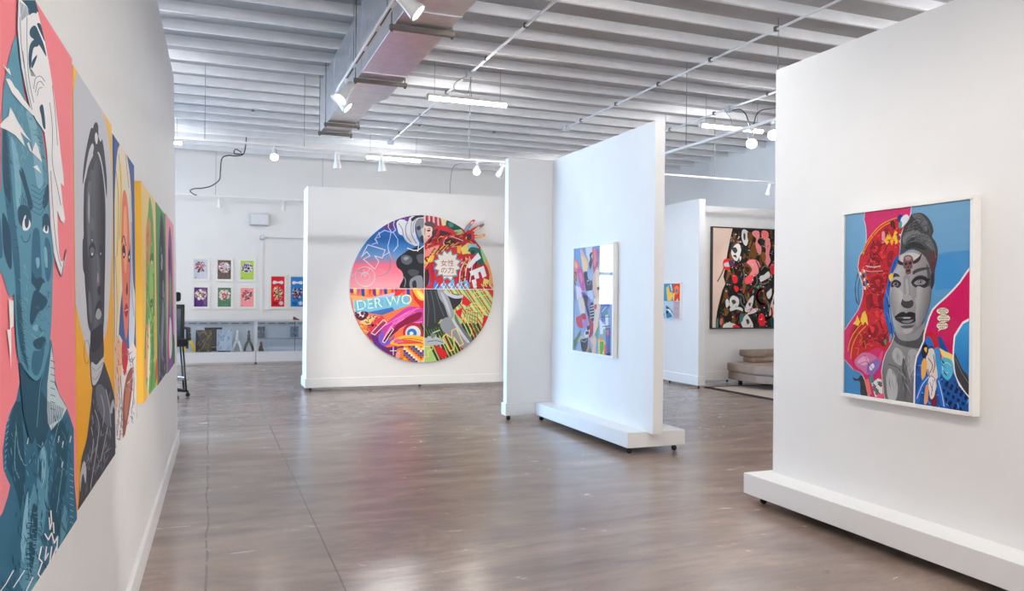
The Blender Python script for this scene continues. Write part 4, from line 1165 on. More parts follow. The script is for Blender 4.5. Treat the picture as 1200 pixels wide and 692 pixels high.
a.hatch(((226, 222, 218), (200, 196, 192), (240, 150, 150), (225, 50, 60)), '160,90 140,230 130,380 110,500 90,630 380,630 370,560 400,420 420,250 410,80', 70, 20, 5, 60, 33, 1.2, .4)
a.hatch((DK, (70, 50, 30)), '160,90 140,230 130,380 110,500 90,630 380,630 370,560 400,420 420,250 410,80', 60, 18, 3.4, 40, 35, 1.2, .4)
a.fill((206, 204, 200), '116,262 154,256 150,280 118,282', 1); a.fill((90, 60, 100), '140,250 164,246 172,270 150,284', 1)
a.fill(BR, '228,260 256,270 276,300 256,326 232,300', 1); a.fill((60, 40, 26), '236,284 262,290 258,314 242,310', 1)
a.fill(BR, '276,160 300,176 304,220 282,240 262,210', 1); a.fill(BR, '250,84 276,90 280,124 254,130', 1); a.fill((140, 90, 44), '328,210 350,200 356,240 338,256', 1)
for s in ('330,300 350,280 376,290 390,270', '320,380 344,384 372,370', '226,300 232,340 222,380', '196,440 222,450 232,490', '300,330 306,370 290,400', '360,480 376,500 370,540', '210,470 216,500 240,520'):
    a.line((170, 166, 162), s, 5, 1); a.line(DK, s, 2, 1)
for s in ('300,250 316,290 316,330', '340,120 330,150 340,190', '240,180 256,210 250,246', '150,330 160,370 150,410', '286,560 306,590 300,640', '96,520 104,560 92,620'):
    a.line(GN, s, 6, 1)
for x, y in ((132, 386), (126, 424), (150, 510), (164, 574), (78, 590), (358, 566), (340, 424), (240, 330), (280, 360), (270, 386), (346, 520), (200, 112), (182, 96), (210, 140), (146, 604)): a.oval((240, 240, 238), x, y, 3.6, 3.6)
a.fill((100, 160, 120), '300,400 320,390 312,410', 1); a.fill((60, 120, 130), '206,560 226,560 220,600 204,590', 1); a.fill((60, 130, 120), '68,600 80,580 78,640 66,644', 1); a.fill((220, 110, 110), '90,590 104,580 104,610 92,620', 1)
a.build('canvas', a.root, M['paint'], a.root.location)

# ------------------------------------------------------------------ the round picture
R0, RCX, RCZ, RY = 1.134, 3.085, 1.516, 11.785
NSEG = 96
circ = [(R0 + R0 * math.cos(2 * math.pi * i / NSEG), R0 + R0 * math.sin(2 * math.pi * i / NSEG)) for i in range(NSEG)]
root = tag(empty('round_painting', (RCX, 11.83, RCZ)), 'big round four-part collage painting with a red hand reaching past its edge', 'painting')
a = Art((RCX - R0, RY, RCZ - R0), UX, UZ, 2 * R0, 2 * R0, circ)
a.full((240, 130, 140))
# upper left: dusk sky, pale-haired dark statue, outlined letters
a.zoom(405, 245, 7.69)
a.grad((124, 56, 150), (10, 104, 190), '0,0 704,0 704,300 0,300', (300, 90), (300, 230), n=10)
a.grad((10, 104, 190), (110, 150, 200), '0,230 704,230 704,430 0,430', (300, 250), (300, 430), n=10)
a.grad((110, 150, 200), (248, 110, 136), '0,420 704,420 704,520 0,520', (300, 420), (300, 510), n=8)
a.grad((248, 110, 136), (246, 158, 168), '0,505 704,505 704,720 0,720', (300, 505), (300, 690), n=8)
a.fill((92, 40, 120), '330,150 420,90 520,60 500,130 400,180', 1); a.fill((200, 190, 226), '480,100 530,92 540,112 500,118', 1)
for s in ('250,600 330,600 400,540 416,460 390,380', '300,540 380,560', '60,600 110,560 150,548'): a.line((240, 180, 190), s, 12, 1)
for s in ('440,90 432,140 450,190 420,210 350,190 300,220 262,270 290,310', '390,120 384,160 410,200 400,260 380,330 390,390 340,420', '430,210 470,270 470,330 432,380', '300,210 310,250 270,262 286,300 240,316'):
    a.line((206, 220, 244), s, 7, 0)
LT = (240, 226, 232)
a.line(LT, '140,432 200,320 356,366 330,440 262,420 300,470 264,540 160,450 220,420 190,380', 8, 0, True)
a.ring(LT, 176, 606, 88, 9); a.ring(LT, 176, 606, 38, 8); a.line(LT, '120,560 176,606 160,540', 6); a.line(LT, '176,606 214,540', 6)
a.fill((26, 26, 32), '520,400 560,370 610,350 650,330 690,340 704,340 704,720 494,720 520,620 506,560 464,520 456,470 480,430', 1)
a.fill((92, 94, 104), '500,430 540,410 590,430 600,470 560,500 510,480', 1); a.fill((150, 152, 160), '520,440 550,426 570,440 540,462', 1)
a.fill((84, 86, 96), '640,420 690,400 704,420 704,480 660,480', 1); a.fill((70, 72, 80), '560,560 600,540 660,560 640,600 590,600', 1)
a.fill((130, 132, 142), '580,640 640,600 690,610 690,720 590,720', 1); a.fill((40, 40, 46), '600,660 630,640 640,700 610,715', 1); a.line((130, 132, 142), '516,600 540,640 530,700', 9, 1)
a.fill((140, 142, 148), '630,110 680,80 704,80 704,290 680,270 650,230 636,170', 1); a.fill((52, 52, 58), '640,160 670,150 676,176 650,190', 1); a.fill((54, 54, 60), '672,250 704,236 704,300 680,296', 1); a.fill((206, 206, 212), '680,180 704,170 704,230 690,230', 1)
a.fill((234, 234, 240), '460,120 500,90 560,110 580,70 640,60 704,56 704,80 660,84 630,120 624,180 640,250 660,300 640,330 580,310 540,280 516,240 480,220 466,170', 1)
for s in ('480,130 510,180 520,236', '560,110 540,170 550,240 590,300', '600,90 590,170 600,240 640,310', '640,80 610,140 610,210'): a.line((150, 152, 164), s, 8, 1)
a.fill((40, 40, 46), '590,86 640,56 704,52 704,70 640,80 604,110', 1); a.fill((70, 40, 100), '540,70 600,60 560,80', 1); a.line((236, 236, 242), '556,350 610,370 650,370 704,330', 9); a.line((236, 236, 242), '660,300 650,380', 7)
# upper right: red cloak, star burst, teal and yellow scraps
a.zoom(490, 245, 7.69)
a.fill((196, 40, 52), '52,-40 760,-40 760,716 52,722')
RD, DR = (206, 26, 44), (66, 22, 30)
for i in range(18): a.fill(((226, 200, 196), (200, 40, 60), (70, 50, 56), (236, 120, 130))[i % 4], [(56 + i * 10, 48), (66 + i * 10, 48), (72 + i * 10, 150), (58 + i * 10, 140)])
a.fill((240, 206, 190), '52,140 110,150 136,180 140,220 100,260 52,300', 1); a.fill((90, 60, 70), '80,186 110,184 104,200 84,200', 1); a.fill((60, 34, 40), '76,170 112,168 110,176'); a.fill((190, 40, 50), '84,240 110,232 96,254'); a.fill((90, 70, 80), '52,130 100,110 150,130 160,190 136,200 120,160 70,150', 1)
a.fill((150, 60, 70), '52,150 66,180 60,230 52,240')
a.fill(RD, '140,170 220,150 300,190 400,230 470,220 480,320 420,330 300,300 220,330 180,360 60,350 110,310 150,250', 1)
for s in ('130,190 180,180 150,240 100,310 70,330 120,250', '200,190 300,220 220,240 160,290 190,230', '230,300 290,260 400,270 300,330'): a.fill(DR, s, 1)
a.fill((130, 16, 30), '300,240 380,250 420,300 330,290', 1); a.line((250, 224, 214), '260,250 230,290 236,330', 7, 1); a.line((250, 224, 214), '280,240 370,270 430,300', 6, 1); a.line((250, 170, 160), '290,340 390,330', 5, 1)
a.fill((226, 206, 150), '200,80 260,90 250,140 220,150'); a.fill((14, 70, 66), '250,140 270,90 330,110 400,170 360,200 300,180', 1); a.fill((50, 130, 110), '270,130 300,120 320,150 290,164', 1); a.fill((150, 190, 120), '320,190 390,180 410,220 350,230')
a.fill((240, 140, 130), '52,360 190,320 180,380 100,420 52,430'); a.fill((236, 190, 60), '52,460 140,400 160,380 130,470 60,500')
for i in range(10): a.line((236, 180, 60) if i % 2 else (60, 24, 30), f'{90 + i * 24},{440 - i * 12} {150 + i * 24},{350 - i * 6}', 8)
for s in ('60,520 90,600 70,680', '100,480 120,560 150,640', '60,440 80,470', '120,520 140,590 130,680'): a.line((220, 40, 60), s, 14, 1)
for s in ('80,540 100,620 96,690', '64,610 84,660', '140,500 160,600'): a.line((70, 110, 200), s, 9, 1); 
a.line((240, 220, 120), '110,420 90,480 60,520', 7)
a.fill((60, 20, 28), '60,560 90,540 100,620 80,690 52,690', 1)
for i in range(9): a.line(((236, 230, 226), (190, 20, 50), (30, 24, 30))[i % 3], f'{370 + i * 16},{690 - i * 6} {380 + i * 18},{560 - i * 10} {420 + i * 16},{470 - i * 6}', 8, 1)
a.fill((236, 206, 110), '380,350 450,300 500,320 470,400 400,410'); a.fill((150, 200, 220), '430,330 520,310 540,350 470,360'); a.fill((20, 100, 90), '450,380 480,340 560,360 600,420 610,470 560,500 520,460 530,400', 1); a.fill((10, 60, 60), '470,380 500,370 510,400 480,410', 1)
a.fill((160, 200, 130), '560,350 620,430 680,560 700,690 640,690 640,560 590,470', 1); a.fill((240, 160, 90), '600,460 650,470 684,600 680,690 650,690 640,580', 1)
a.fill((200, 30, 50), '370,420 450,400 470,440 420,470 380,450', 1); a.fill((240, 170, 60), '350,330 390,320 380,400 350,390'); a.fill((214, 60, 90), '350,440 390,450 400,500 360,520')
a.fill((240, 240, 244), '442,500 540,390 566,440 520,470 470,530 452,530'); a.fill((240, 240, 244), '460,560 590,510 616,600 580,620 560,560 540,570 550,620 510,630 500,590 480,600')
a.fill((240, 240, 244), '480,640 520,628 530,700 500,716'); a.fill((236, 210, 120), '590,620 640,640 620,700 580,690')
a.fill((20, 120, 210), '130,720 150,640 200,690 260,660 300,700 360,660 400,720'); a.fill((110, 190, 240), '200,700 230,640 250,690 320,630 330,700 380,650 440,640 470,700 440,722 200,722')
for i in range(8): a.line((240, 244, 248), f'{150 + i * 36},716 {180 + i * 36},670', 6)
a.hatch(((240, 90, 90), (120, 16, 30), (250, 200, 110), (60, 24, 30)), '70,330 140,240 300,200 440,240 420,330 250,360 120,420 60,420', 60, 60, 8, -30, 51, .5, .2)
a.hatch(((240, 226, 220), (180, 20, 44), (40, 30, 40), (250, 180, 60)), '360,420 470,420 470,560 440,690 380,690 370,520', 40, 50, 8, 110, 52, .5, .2)
b = []
for i in range(24):
    r = 112 if i % 2 else 82
    if i in (4, 5, 6): r += 14
    b.append((262 + r * 1.04 * math.cos(2 * math.pi * i / 24), 500 + r * 1.14 * math.sin(2 * math.pi * i / 24)))
a.fill((60, 170, 180), [(262 + (x - 262) * 1.12, 500 + (y - 500) * 1.12) for x, y in b]); a.fill((228, 220, 208), b)
MG = (150, 40, 96)
a.text(MG, '女性', 200, 508, 62); a.text(MG, 'の力', 200, 572, 62)
for i in range(8): a.fill((70, 110, 170) if i % 2 else (214, 60, 80), [(214 + i * 13, 596), (224 + i * 13, 596), (224 + i * 13, 606), (214 + i * 13, 606)])
# lower left: flowing magenta cloth, letters, rings and squares
a.zoom(405, 335, 7.69)
a.fill((244, 120, 70), '-20,18 704,18 704,760 -20,760')
for i in range(16): a.fill(((120, 30, 110), (236, 60, 50), (250, 150, 60), (40, 60, 150), (200, 80, 160), (250, 200, 90))[(i * 5) % 6], [(36 + i * 34, 18), (66 + i * 34, 18), (70 + i * 34 - (i % 3) * 12, 64 + (i * 13) % 40), (40 + i * 34, 60 + (i * 7) % 30)])
a.fill((250, 170, 110), '40,80 240,100 420,60 380,120 200,140 60,130'); a.fill((190, 190, 230), '250,96 360,80 440,60 400,110 300,120', 1); a.fill((250, 170, 60), '340,130 440,80 470,30 520,24 470,90 380,140', 1); a.fill((230, 50, 50), '470,26 540,24 480,80 440,90', 1)
a.fill((120, 190, 220), '60,130 560,80 580,170 460,210 340,250 80,240'); a.fill((60, 110, 180), '200,236 420,190 440,220 330,262 210,256')
a.text((206, 240, 214), 'IDER WO', 66, 222, 128, -7, 1.0)
for i in range(12): a.line((120, 150, 190), f'{70 + i * 42},{140 - i * 4} {84 + i * 42},{210 - i * 5}', 5)
a.fill((236, 120, 110), '60,240 200,240 320,260 300,340 180,360 110,320'); a.fill((250, 206, 130), '130,320 200,270 280,270 240,340 150,350'); a.fill((60, 30, 60), '84,236 190,230 200,270 150,310 100,290', 1); a.fill((220, 220, 226), '100,240 150,226 176,256 140,290 110,270', 1)
for x, y in ((108, 262), (134, 286), (180, 262), (150, 244)): a.oval((100, 20, 40), x, y, 16, 18)
a.fill((230, 60, 70), '210,360 290,270 350,290 300,380 240,420', 1); a.fill((160, 40, 110), '180,420 240,400 330,330 370,330 300,470 260,500', 1); a.oval((40, 20, 40), 242, 352, 13, 13); a.fill((250, 130, 50), '130,350 200,360 190,430 140,400', 1)
a.fill((90, 40, 130), '230,440 300,470 330,530 420,560 520,540 500,660 400,640 280,560', 1)
a.fill((214, 60, 160), '350,350 440,270 560,190 660,190 704,200 704,330 600,350 480,390 400,460 370,530 330,520 310,440', 1)
a.fill((140, 20, 60), '440,370 520,300 640,240 690,240 660,300 540,350 470,400 400,460 380,470', 1); a.fill((236, 110, 190), '420,330 520,250 640,200 560,270 460,340', 1)
a.fill((130, 90, 200), '300,440 340,400 350,470 400,480 440,440 420,500 350,540 300,500', 1); a.fill((90, 16, 50), '340,470 380,420 430,380 420,430 350,500', 1)
for s in ('360,350 460,290 580,220', '480,390 580,340 690,320', '330,500 380,400 440,330'): a.line((250, 150, 210), s, 6, 1)
a.fill((226, 40, 40), '590,24 640,24 704,120 704,200 620,150 590,80', 1); a.fill((250, 190, 70), '600,24 660,24 704,80 704,130 650,110', 1); a.fill((250, 230, 120), '640,40 690,70 700,120 660,90', 1); a.line((250, 140, 40), '590,40 610,120 660,180', 9, 1)
a.oval((190, 40, 50), 610, 420, 96, 92); a.oval((230, 226, 224), 606, 424, 70, 68); a.oval((30, 120, 200), 596, 424, 44, 42); a.oval((230, 230, 236), 592, 426, 18, 17)
a.fill((250, 190, 60), '404,520 450,470 560,440 704,460 704,530 560,540', 1); a.fill((236, 90, 70), '430,510 520,480 620,490 690,510 560,520', 1); a.fill((230, 110, 160), '430,490 470,470 520,500 460,510', 1)
for s in ('440,500 560,470 690,490', '470,520 600,510 700,520'): a.line((210, 60, 40), s, 6, 1)
a.fill((110, 30, 100), '310,560 460,540 470,620 440,680 360,640'); a.line((240, 240, 246), '400,582 460,582', 6); a.line((240, 240, 246), '428,550 428,620', 6); a.fill((240, 130, 40), '460,570 530,560 530,620 480,650', 1); a.fill((240, 160, 150), '456,600 490,580 480,650 450,640', 1)
PAL = ((240, 130, 30), (250, 200, 50), (230, 226, 230), (130, 30, 50), (30, 120, 190), (200, 40, 40))
for i in range(12):
    for j in range(9):
        x, y = 520 + j * 21, 536 + i * 19
        if x + y < 1070: continue
        a.fill(PAL[(abs(j - 7) + i) % 6], [(x, y), (x + 21, y), (x + 21, y + 19), (x, y + 19)])
for s in ('230,420 340,300 370,330 260,440', '330,500 410,370 430,390 350,510'): a.line((250, 230, 220), s, 6, 0, True)
a.zoom(405, 335, 7.69)
a.hatch(((250, 170, 220), (236, 100, 180), (200, 60, 150)), '350,460 400,340 520,250 660,200 690,220 560,280 460,350 390,440', 20, 60, 6, -32, 53, .25, .15)
a.hatch(((150, 30, 90), (250, 160, 70), (60, 30, 90), (250, 210, 120)), '70,240 330,270 250,420 220,520 150,440 80,320', 50, 44, 10, -20, 54, 1.0, .2)
# lower right: grey leg and dark skirt over green, red and cream stripes
a.zoom(490, 335, 7.69)
a.fill((172, 204, 124), '52,25 760,28 760,760 52,760')
for i in range(30):
    x = 240 + i * 24
    a.line(((206, 40, 44), (240, 226, 170), (120, 60, 30))[i % 3], f'{x - 60},{-20} {x + 330},{560}', 10 if i % 3 == 0 else 5)
a.fill((214, 30, 40), '400,70 480,150 440,180 390,160'); a.fill((214, 30, 40), '330,230 400,190 380,290 350,260'); a.fill((214, 30, 40), '590,260 650,280 600,390 560,420'); a.fill((214, 40, 44), '620,30 690,40 680,110')
a.fill((172, 204, 124), '440,200 540,260 500,460 420,330'); 
for i in range(7): a.line((60, 50, 30), f'{430 + i * 12},{210 + i * 36} {540 - i * 4},{250 + i * 36}', 5)
for i in range(6): a.line((206, 40, 44), f'{430 + i * 20},{200 + i * 6} {400 + i * 26},{340 + i * 20}', 5)
for i in range(16):
    x = 20 + i * 34
    a.line(((40, 66, 30), (130, 30, 30), (60, 100, 40), (60, 44, 24))[i % 4], f'{x},{340} {x + 170},{700}', 20)
a.fill((40, 62, 36), '52,370 180,340 230,400 220,450 120,430 52,470')
for i in range(8): a.line((104, 140, 60), f'{60 + i * 24},{370} {90 + i * 24},{440}', 5)
a.fill((50, 54, 58), '52,25 170,25 210,120 250,200 280,290 200,300 150,380 90,390 52,380'); a.fill((40, 42, 48), '230,60 400,80 380,150 310,220 270,130')
for s in ('70,40 90,200 80,360', '110,40 140,180 150,330', '150,40 190,170 230,270'): a.line((92, 96, 102), s, 7, 1)
a.fill((150, 154, 162), '170,25 230,25 270,100 300,180 320,260 280,300 230,170 190,110', 1); a.fill((186, 188, 196), '200,60 230,80 280,200 290,280 250,190', 1); a.fill((196, 198, 206), '230,40 330,80 400,80 390,106 320,110 250,76', 1)
a.fill((144, 146, 156), '196,330 250,280 300,310 350,400 420,470 480,520 470,560 400,560 330,500 260,440 210,390', 1); a.fill((196, 198, 206), '300,290 340,330 400,420 460,500 430,500 340,380', 1); a.fill((110, 112, 122), '330,250 370,330 420,400 490,490 470,510 380,390 330,310', 1)
a.fill((178, 182, 190), '60,480 110,450 200,470 240,500 230,520 160,530 80,530', 1); a.fill((120, 126, 134), '110,430 140,420 150,450 120,470', 1); a.line((206, 208, 214), '130,420 190,396', 8); a.line((70, 74, 84), '80,500 160,490 220,506', 6, 1)
a.fill((214, 30, 40), '140,540 200,550 260,610 230,650 200,640', 1); a.fill((200, 30, 40), '360,530 400,560 390,580')
YL = (246, 216, 110)
a.line(YL, '216,464 250,430 300,470 300,400 340,380 404,520 370,540 320,460 320,570 280,584', 8, 0, True)
a.line(YL, '56,540 126,540 126,570 86,580 90,630 56,640', 7)
a.line(YL, '500,60 600,40 630,60 610,80 500,106', 6, 0, True); a.line(YL, '470,160 510,150 580,220 580,280 540,290', 6); a.line(YL, '390,300 420,290 480,400 470,450', 6)
a.line(YL, '440,200 480,180 600,190 600,220 470,230', 5)
# seams between the four panels
a.zoom(405, 245, 7.69)
a.line((236, 232, 232), '705,0 705,1420', 5); a.line((236, 232, 232), '0,713 1400,722', 5)
a.build_canvas('canvas', root, M['gloss'], root.location, 0.042, (226, 224, 222))
# the hand that leaves the disc
h = Art((RCX - R0, RY - 0.004, RCZ - R0), UX, UZ, 2 * R0, 2 * R0)
h.zoom(490, 245, 7.69)
outl = '395,225 420,180 408,206 440,150 490,96 508,92 512,104 478,150 450,186 470,188 490,172 540,150 588,128 598,140 560,172 510,205 500,226 548,236 590,222 608,228 600,244 560,254 510,262 500,276 524,306 556,344 548,354 520,332 480,310 460,300 420,300 390,270'
hp = [h._map([p])[0] for p in h.pts(outl)]
h.fill((206, 30, 46), outl, clip=False)
h.fill((90, 170, 200), '416,196 440,156 470,126 486,134 456,176 430,206', clip=False); h.fill((226, 220, 190), '470,126 490,106 500,112 486,134', clip=False); h.fill((206, 40, 50), '490,96 508,92 512,104 500,112 490,106', clip=False)
h.fill((226, 214, 170), '490,196 540,156 570,150 556,172 510,204', clip=False); h.fill((110, 110, 120), '540,152 588,128 598,140 566,166', clip=False)
h.fill((236, 210, 130), '510,238 550,238 592,224 606,230 598,242 556,252 510,258', clip=False); h.fill((220, 150, 60), '590,222 608,228 600,244 588,244', clip=False)
h.fill((60, 16, 26), '430,240 470,216 480,260 450,280', 1, clip=False); h.fill((130, 14, 30), '400,240 430,210 440,230 410,270', 1, clip=False); h.line((250, 190, 180), '470,290 510,320 546,348', 5, clip=False); h.fill((150, 20, 36), '480,270 500,280 520,312 490,300', clip=False)
h.build_canvas('hand_cutout', root, M['gloss'], root.location, 0.036, (206, 40, 50), hp)

# ------------------------------------------------------------------ prints on the back wall
def cluster(a, pal, seed, cx, cy, r, n=46):
    rr = random.Random(seed)
    for i in range(n):
        t, q = rr.uniform(0, 6.283), r * math.sqrt(rr.uniform(0, 1)) * .86
        x, y = cx + q * math.cos(t), cy + q * math.sin(t)
        L, W, g = rr.uniform(.10, .32) * r, rr.uniform(.06, .15) * r, rr.uniform(0, 6.283)
        p = [(x + L * math.cos(g), y + L * math.sin(g)), (x + W * math.cos(g + 1.9), y + W * math.sin(g + 1.9)), (x - L * .7 * math.cos(g + .5), y - L * .7 * math.sin(g + .5)), (x + W * math.cos(g - 1.7), y + W * math.sin(g - 1.7))]
        a.fill(rr.choice(pal), p, 1)
BLK, GW = (26, 24, 30), (238, 236, 236)
def mini(label, x, z, w, h, bg, disc, pal, seed, tall=False, group='small framed prints on the back wall'):
    a = framed(label, 'print', (x, YB - 0.03, z), UX, UZ, w, h, 0.02, 0.029, 0.008, M['frame'], group, 'framed_print', True, 0.028 if not tall else 0.03, 'soft_glass')
    # the white mat board lies under the coloured sheet
    a.metric = True
    a.full(bg)
    W, H = a.w, a.h
    if tall:
        a.fill(GW, [(W * .10, H * .79), (W * .2, H * .86), (W * .5, H * .83), (W * .8, H * .86), (W * .92, H * .80), (W * .8, H * .75), (W * .5, H * .78), (W * .2, H * .745)], 1)
        cluster(a, pal, seed, W * .5, H * .5, W * .44, 60)
        cluster(a, pal, seed + 1, W * .5, H * .36, W * .40, 40)
        a.oval(GW, W * .76, H * .12, W * .15, W * .15); a.ring(bg, W * .76, H * .12, W * .09, W * .03, 16)
        a.fill(tuple(int(c * .8) for c in bg), [(W * .1, H * .05), (W * .5, H * .05), (W * .5, H * .17), (W * .1, H * .17)])
    else:
        if disc: a.oval(disc, W * .5, H * .62, W * .43, W * .43)
        cluster(a, pal, seed, W * .5, H * .62, W * .47, 64)
        a.fill((60, 60, 70), [(W * .06, H * .05), (W * .2, H * .05), (W * .2, H * .075), (W * .06, H * .075)])
    a.build('sheet', a.root, M['paint'], a.root.location)
PW, PH = 0.352, 0.487
mini('small framed print, pale grey sheet with red and blue blot, upper left of six', -0.343, 1.669, PW, PH, (206, 210, 222), None, (BLK, (180, 30, 50), (30, 120, 170), (210, 60, 70), (50, 30, 50), (236, 190, 190), (170, 24, 40)), 3)
mini('small framed print, dark brown sheet with pink-grey disc, upper middle of six', 0.106, 1.669, PW, PH, (78, 46, 46), (200, 176, 180), (GW, (226, 150, 160), BLK, (200, 170, 176), (150, 100, 110), (210, 204, 210)), 5)
mini('small framed print, lime green sheet, upper right of six on back wall', 0.552, 1.669, PW, PH, (172, 206, 30), (214, 206, 216), (BLK, GW, (150, 110, 180), (40, 40, 46), (210, 200, 220), BLK), 8)
mini('small framed print, purple sheet, lower left of six on back wall', -0.337, 1.103, PW, PH, (84, 30, 122), (226, 170, 160), (BLK, GW, (236, 130, 120), (40, 100, 60), (226, 210, 210), (90, 50, 120)), 13)
mini('small framed print, dark green sheet, lower middle of six on back wall', 0.112, 1.103, PW, PH, (18, 112, 74), (220, 180, 176), (GW, (190, 40, 60), BLK, (230, 150, 150), (60, 120, 90), GW), 21)
mini('small framed print, salmon pink sheet, lower right of six on back wall', 0.556, 1.103, PW, PH, (246, 140, 146), None, (BLK, (190, 40, 60), (110, 110, 130), (236, 220, 224), (60, 40, 60), (220, 60, 70)), 34)
mini('tall framed red print right of the six small prints', 1.160, 1.106, 0.367, 0.735, (226, 28, 40), None, (BLK, GW, (250, 200, 60), (40, 60, 130), (60, 130, 70), (250, 140, 50), (170, 174, 180)), 41, True, 'tall framed prints on the back wall')
mini('tall framed blue print beside the red one, half hidden by movable wall', 1.556, 1.106, 0.367, 0.735, (30, 128, 206), None, (BLK, GW, (60, 60, 90), (236, 150, 90), (150, 40, 60), (30, 34, 60), (200, 206, 216)), 53, True, 'tall framed prints on the back wall')

# ------------------------------------------------------------------ glass display cabinets
def cabinet(label, x0, x1):
    y0, y1 = 16.70, 17.16
    r = tag(empty('display_cabinet', ((x0 + x1) / 2, 16.93, 0)), label, 'cabinet', 'glass display cabinets')
    ch(MB().box(x0, x1, y0, y1, 0.035, 0.25, 0.003).box(x0 + .02, x1 - .02, y0 + .03, y1, 0.0, 0.036), 'base', M['laminate'], r)
    ch(MB().box(x0 + .01, x1 - .01, y1 - 0.02, y1, 0.25, 0.874), 'back_panel', M['backing'], r)
    mb = MB()
    for x in (x0, x1 - .022): mb.box(x, x + .022, y0, y0 + .022, .25, .874, .002).box(x, x + .022, y1 - .022, y1, .25, .874, .002)
    mb.box(x0, x1, y0, y0 + .02, .868, .886, .002).box(x0, x1, y1 - .02, y1, .868, .886, .002).box(x0, x0 + .022, y0, y1, .868, .886, .002).box(x1 - .022, x1, y0, y1, .868, .886, .002)
    ch(mb, 'frame', M['alu'], r)
    ch(MB().box(x0 + .022, x1 - .022, y0 + .02, y1 - .02, .872, .880), 'top_glass', M['vitrine'], r)
    ch(MB().box(x0 + .022, x1 - .022, y0 + .006, y0 + .012, .25, .868), 'front_glass', M['vitrine'], r)
    mb = MB(); n = 7; L = (x1 - x0 - .1) / n
    for i in range(n): mb.box(x0 + .05 + i * L, x0 + .05 + i * L + L * .72, y1 - .06, y1 - .045, .805, .822, .002)
    ch(mb, 'light_strip', M['strut'], r)
    return r
cabinet('low white cabinet with glass top case holding figurines and books, left of the two', -0.64, 0.883)
r2 = cabinet('low white cabinet with glass case and inner shelf, beside the round picture wall', 0.893, 2.42)
ch(MB().box(1.08, 2.39, 16.74, 17.12, 0.497, 0.505), 'shelf', M['vitrine'], r2)
ch(MB().box(1.655, 1.667, 16.80, 16.812, 0.25, 0.868), 'shelf_post', M['strut'], r2)

def figurine(label, x, y, m_leg, m_top, h=0.43, cat='figurine'):
    r = tag(empty('wishbone_figurine', (x, y, 0.25)), label, cat, 'wishbone figurines in the glass cabinet')
    k = h / 0.43
    mb = MB()
    for s in (-1, 1): mb.tube([(s * .082 * k, 0, 0), (s * .075 * k, 0, .06 * k), (s * .05 * k, 0, .14 * k), (s * .012 * k, 0, .215 * k)], [.020 * k, .024 * k, .025 * k, .022 * k], 12)
    mb.build('legs', m_leg, r)
    MB().lathe([(.010 * k, .20 * k), (.030 * k, .22 * k), (.034 * k, .25 * k), (.022 * k, .285 * k), (.032 * k, .315 * k), (.022 * k, .345 * k), (.012 * k, .36 * k)], (0, 0, 0), 14).build('torso', m_top, r)
    MB().lathe([(.006 * k, .355 * k), (.020 * k, .37 * k), (.024 * k, .39 * k), (.016 * k, .415 * k), (.005 * k, .43 * k)], (0, 0, 0), 14).build('head', m_top, r)
    return r
f = figurine('yellow-legged figurine with black and blue top, in cabinet behind the office chair', -0.36, 16.86, M['yellow'], M['blackr'], 0.47)
MB().tube([(-.03, -.025, .24), (-.042, -.03, .33), (-.03, -.02, .42)], .014, 8).build('arm', M['bluer'], f)
figurine('white wishbone-shaped figurine in glass cabinet beside the marbled book', 0.536, 16.86, M['whiter'], M['whiter'])
figurine('black wishbone-shaped figurine at the right end of left glass cabinet', 0.760, 16.86, M['blackr'], M['blackr'])

def board_art(name, label, cat, x0, x1, y, z0, z1, tilt, bg, painter, depth=0.02, parts=None):
    r = tag(empty(name, ((x0 + x1) / 2, y, z0)), label, cat)
    v = Vector((0, math.sin(tilt), math.cos(tilt)))
    a = Art((x0, y, z0), UX, v, x1 - x0, (z1 - z0) / math.cos(tilt))
    a.metric = True
    a.full(bg); painter(a)
    a.build_canvas('cover', r, M['paint'], r.location, depth, tuple(int(c * .8) for c in bg))
    return r
def p_dark(a):
    rr = random.Random(4)
    for i in range(40):
        x, y = rr.uniform(0, a.w), rr.uniform(0, a.h); L, W = rr.uniform(.03, .10), rr.uniform(.01, .025); g = rr.choice((.7, .9, 1.1, 2.2))
        a.fill(rr.choice(((90, 76, 44), (54, 46, 38), (110, 96, 50), (120, 96, 84), (40, 36, 34), (70, 60, 56))), [(x + L * math.cos(g), y + L * math.sin(g)), (x - W * math.sin(g), y + W * math.cos(g)), (x - L * math.cos(g), y - L * math.sin(g)), (x + W * math.sin(g), y - W * math.cos(g))], 1)
def p_marble(a):
    rr = random.Random(9)
    for i in range(46):
        x, y = rr.uniform(0, a.w), rr.uniform(0, a.h); L = rr.uniform(.02, .07); g = rr.uniform(.4, 1.4)
        a.line(rr.choice(((120, 150, 186), (150, 176, 206), (240, 244, 248), (90, 124, 166))), [(x, y), (x + L * math.cos(g), y + L * math.sin(g)), (x + L * 1.5 * math.cos(g + .5), y + L * 1.5 * math.sin(g + .5))], rr.uniform(.004, .01), 1)
    a.line((120, 134, 150), [(.03, 0), (.03, a.h)], .006)
def p_blk(a):
    for i in range(9): a.line((70, 66, 52), [(.14, .10 + i * .04), (.20, .10 + i * .04)], .006)
    a.line((196, 170, 60), [(.14, .085), (.24, .085)], .010)
def p_face(a):
    cluster(a, ((60, 70, 90), (40, 44, 56), (150, 160, 180), (90, 150, 190), (120, 120, 140)), 6, a.w / 2, a.h / 2, a.w * .6, 40)
board_art('art_book', 'large dark brown patterned book standing in the left glass cabinet', 'book', -0.246, 0.05, 16.84, 0.252, 0.69, 0.06, (62, 52, 44), p_dark)
board_art('presentation_box', 'flat black box standing behind the brown and marbled books', 'box', -0.085, 0.25, 16.96, 0.252, 0.735, 0.05, (24, 22, 24), p_blk, 0.04)
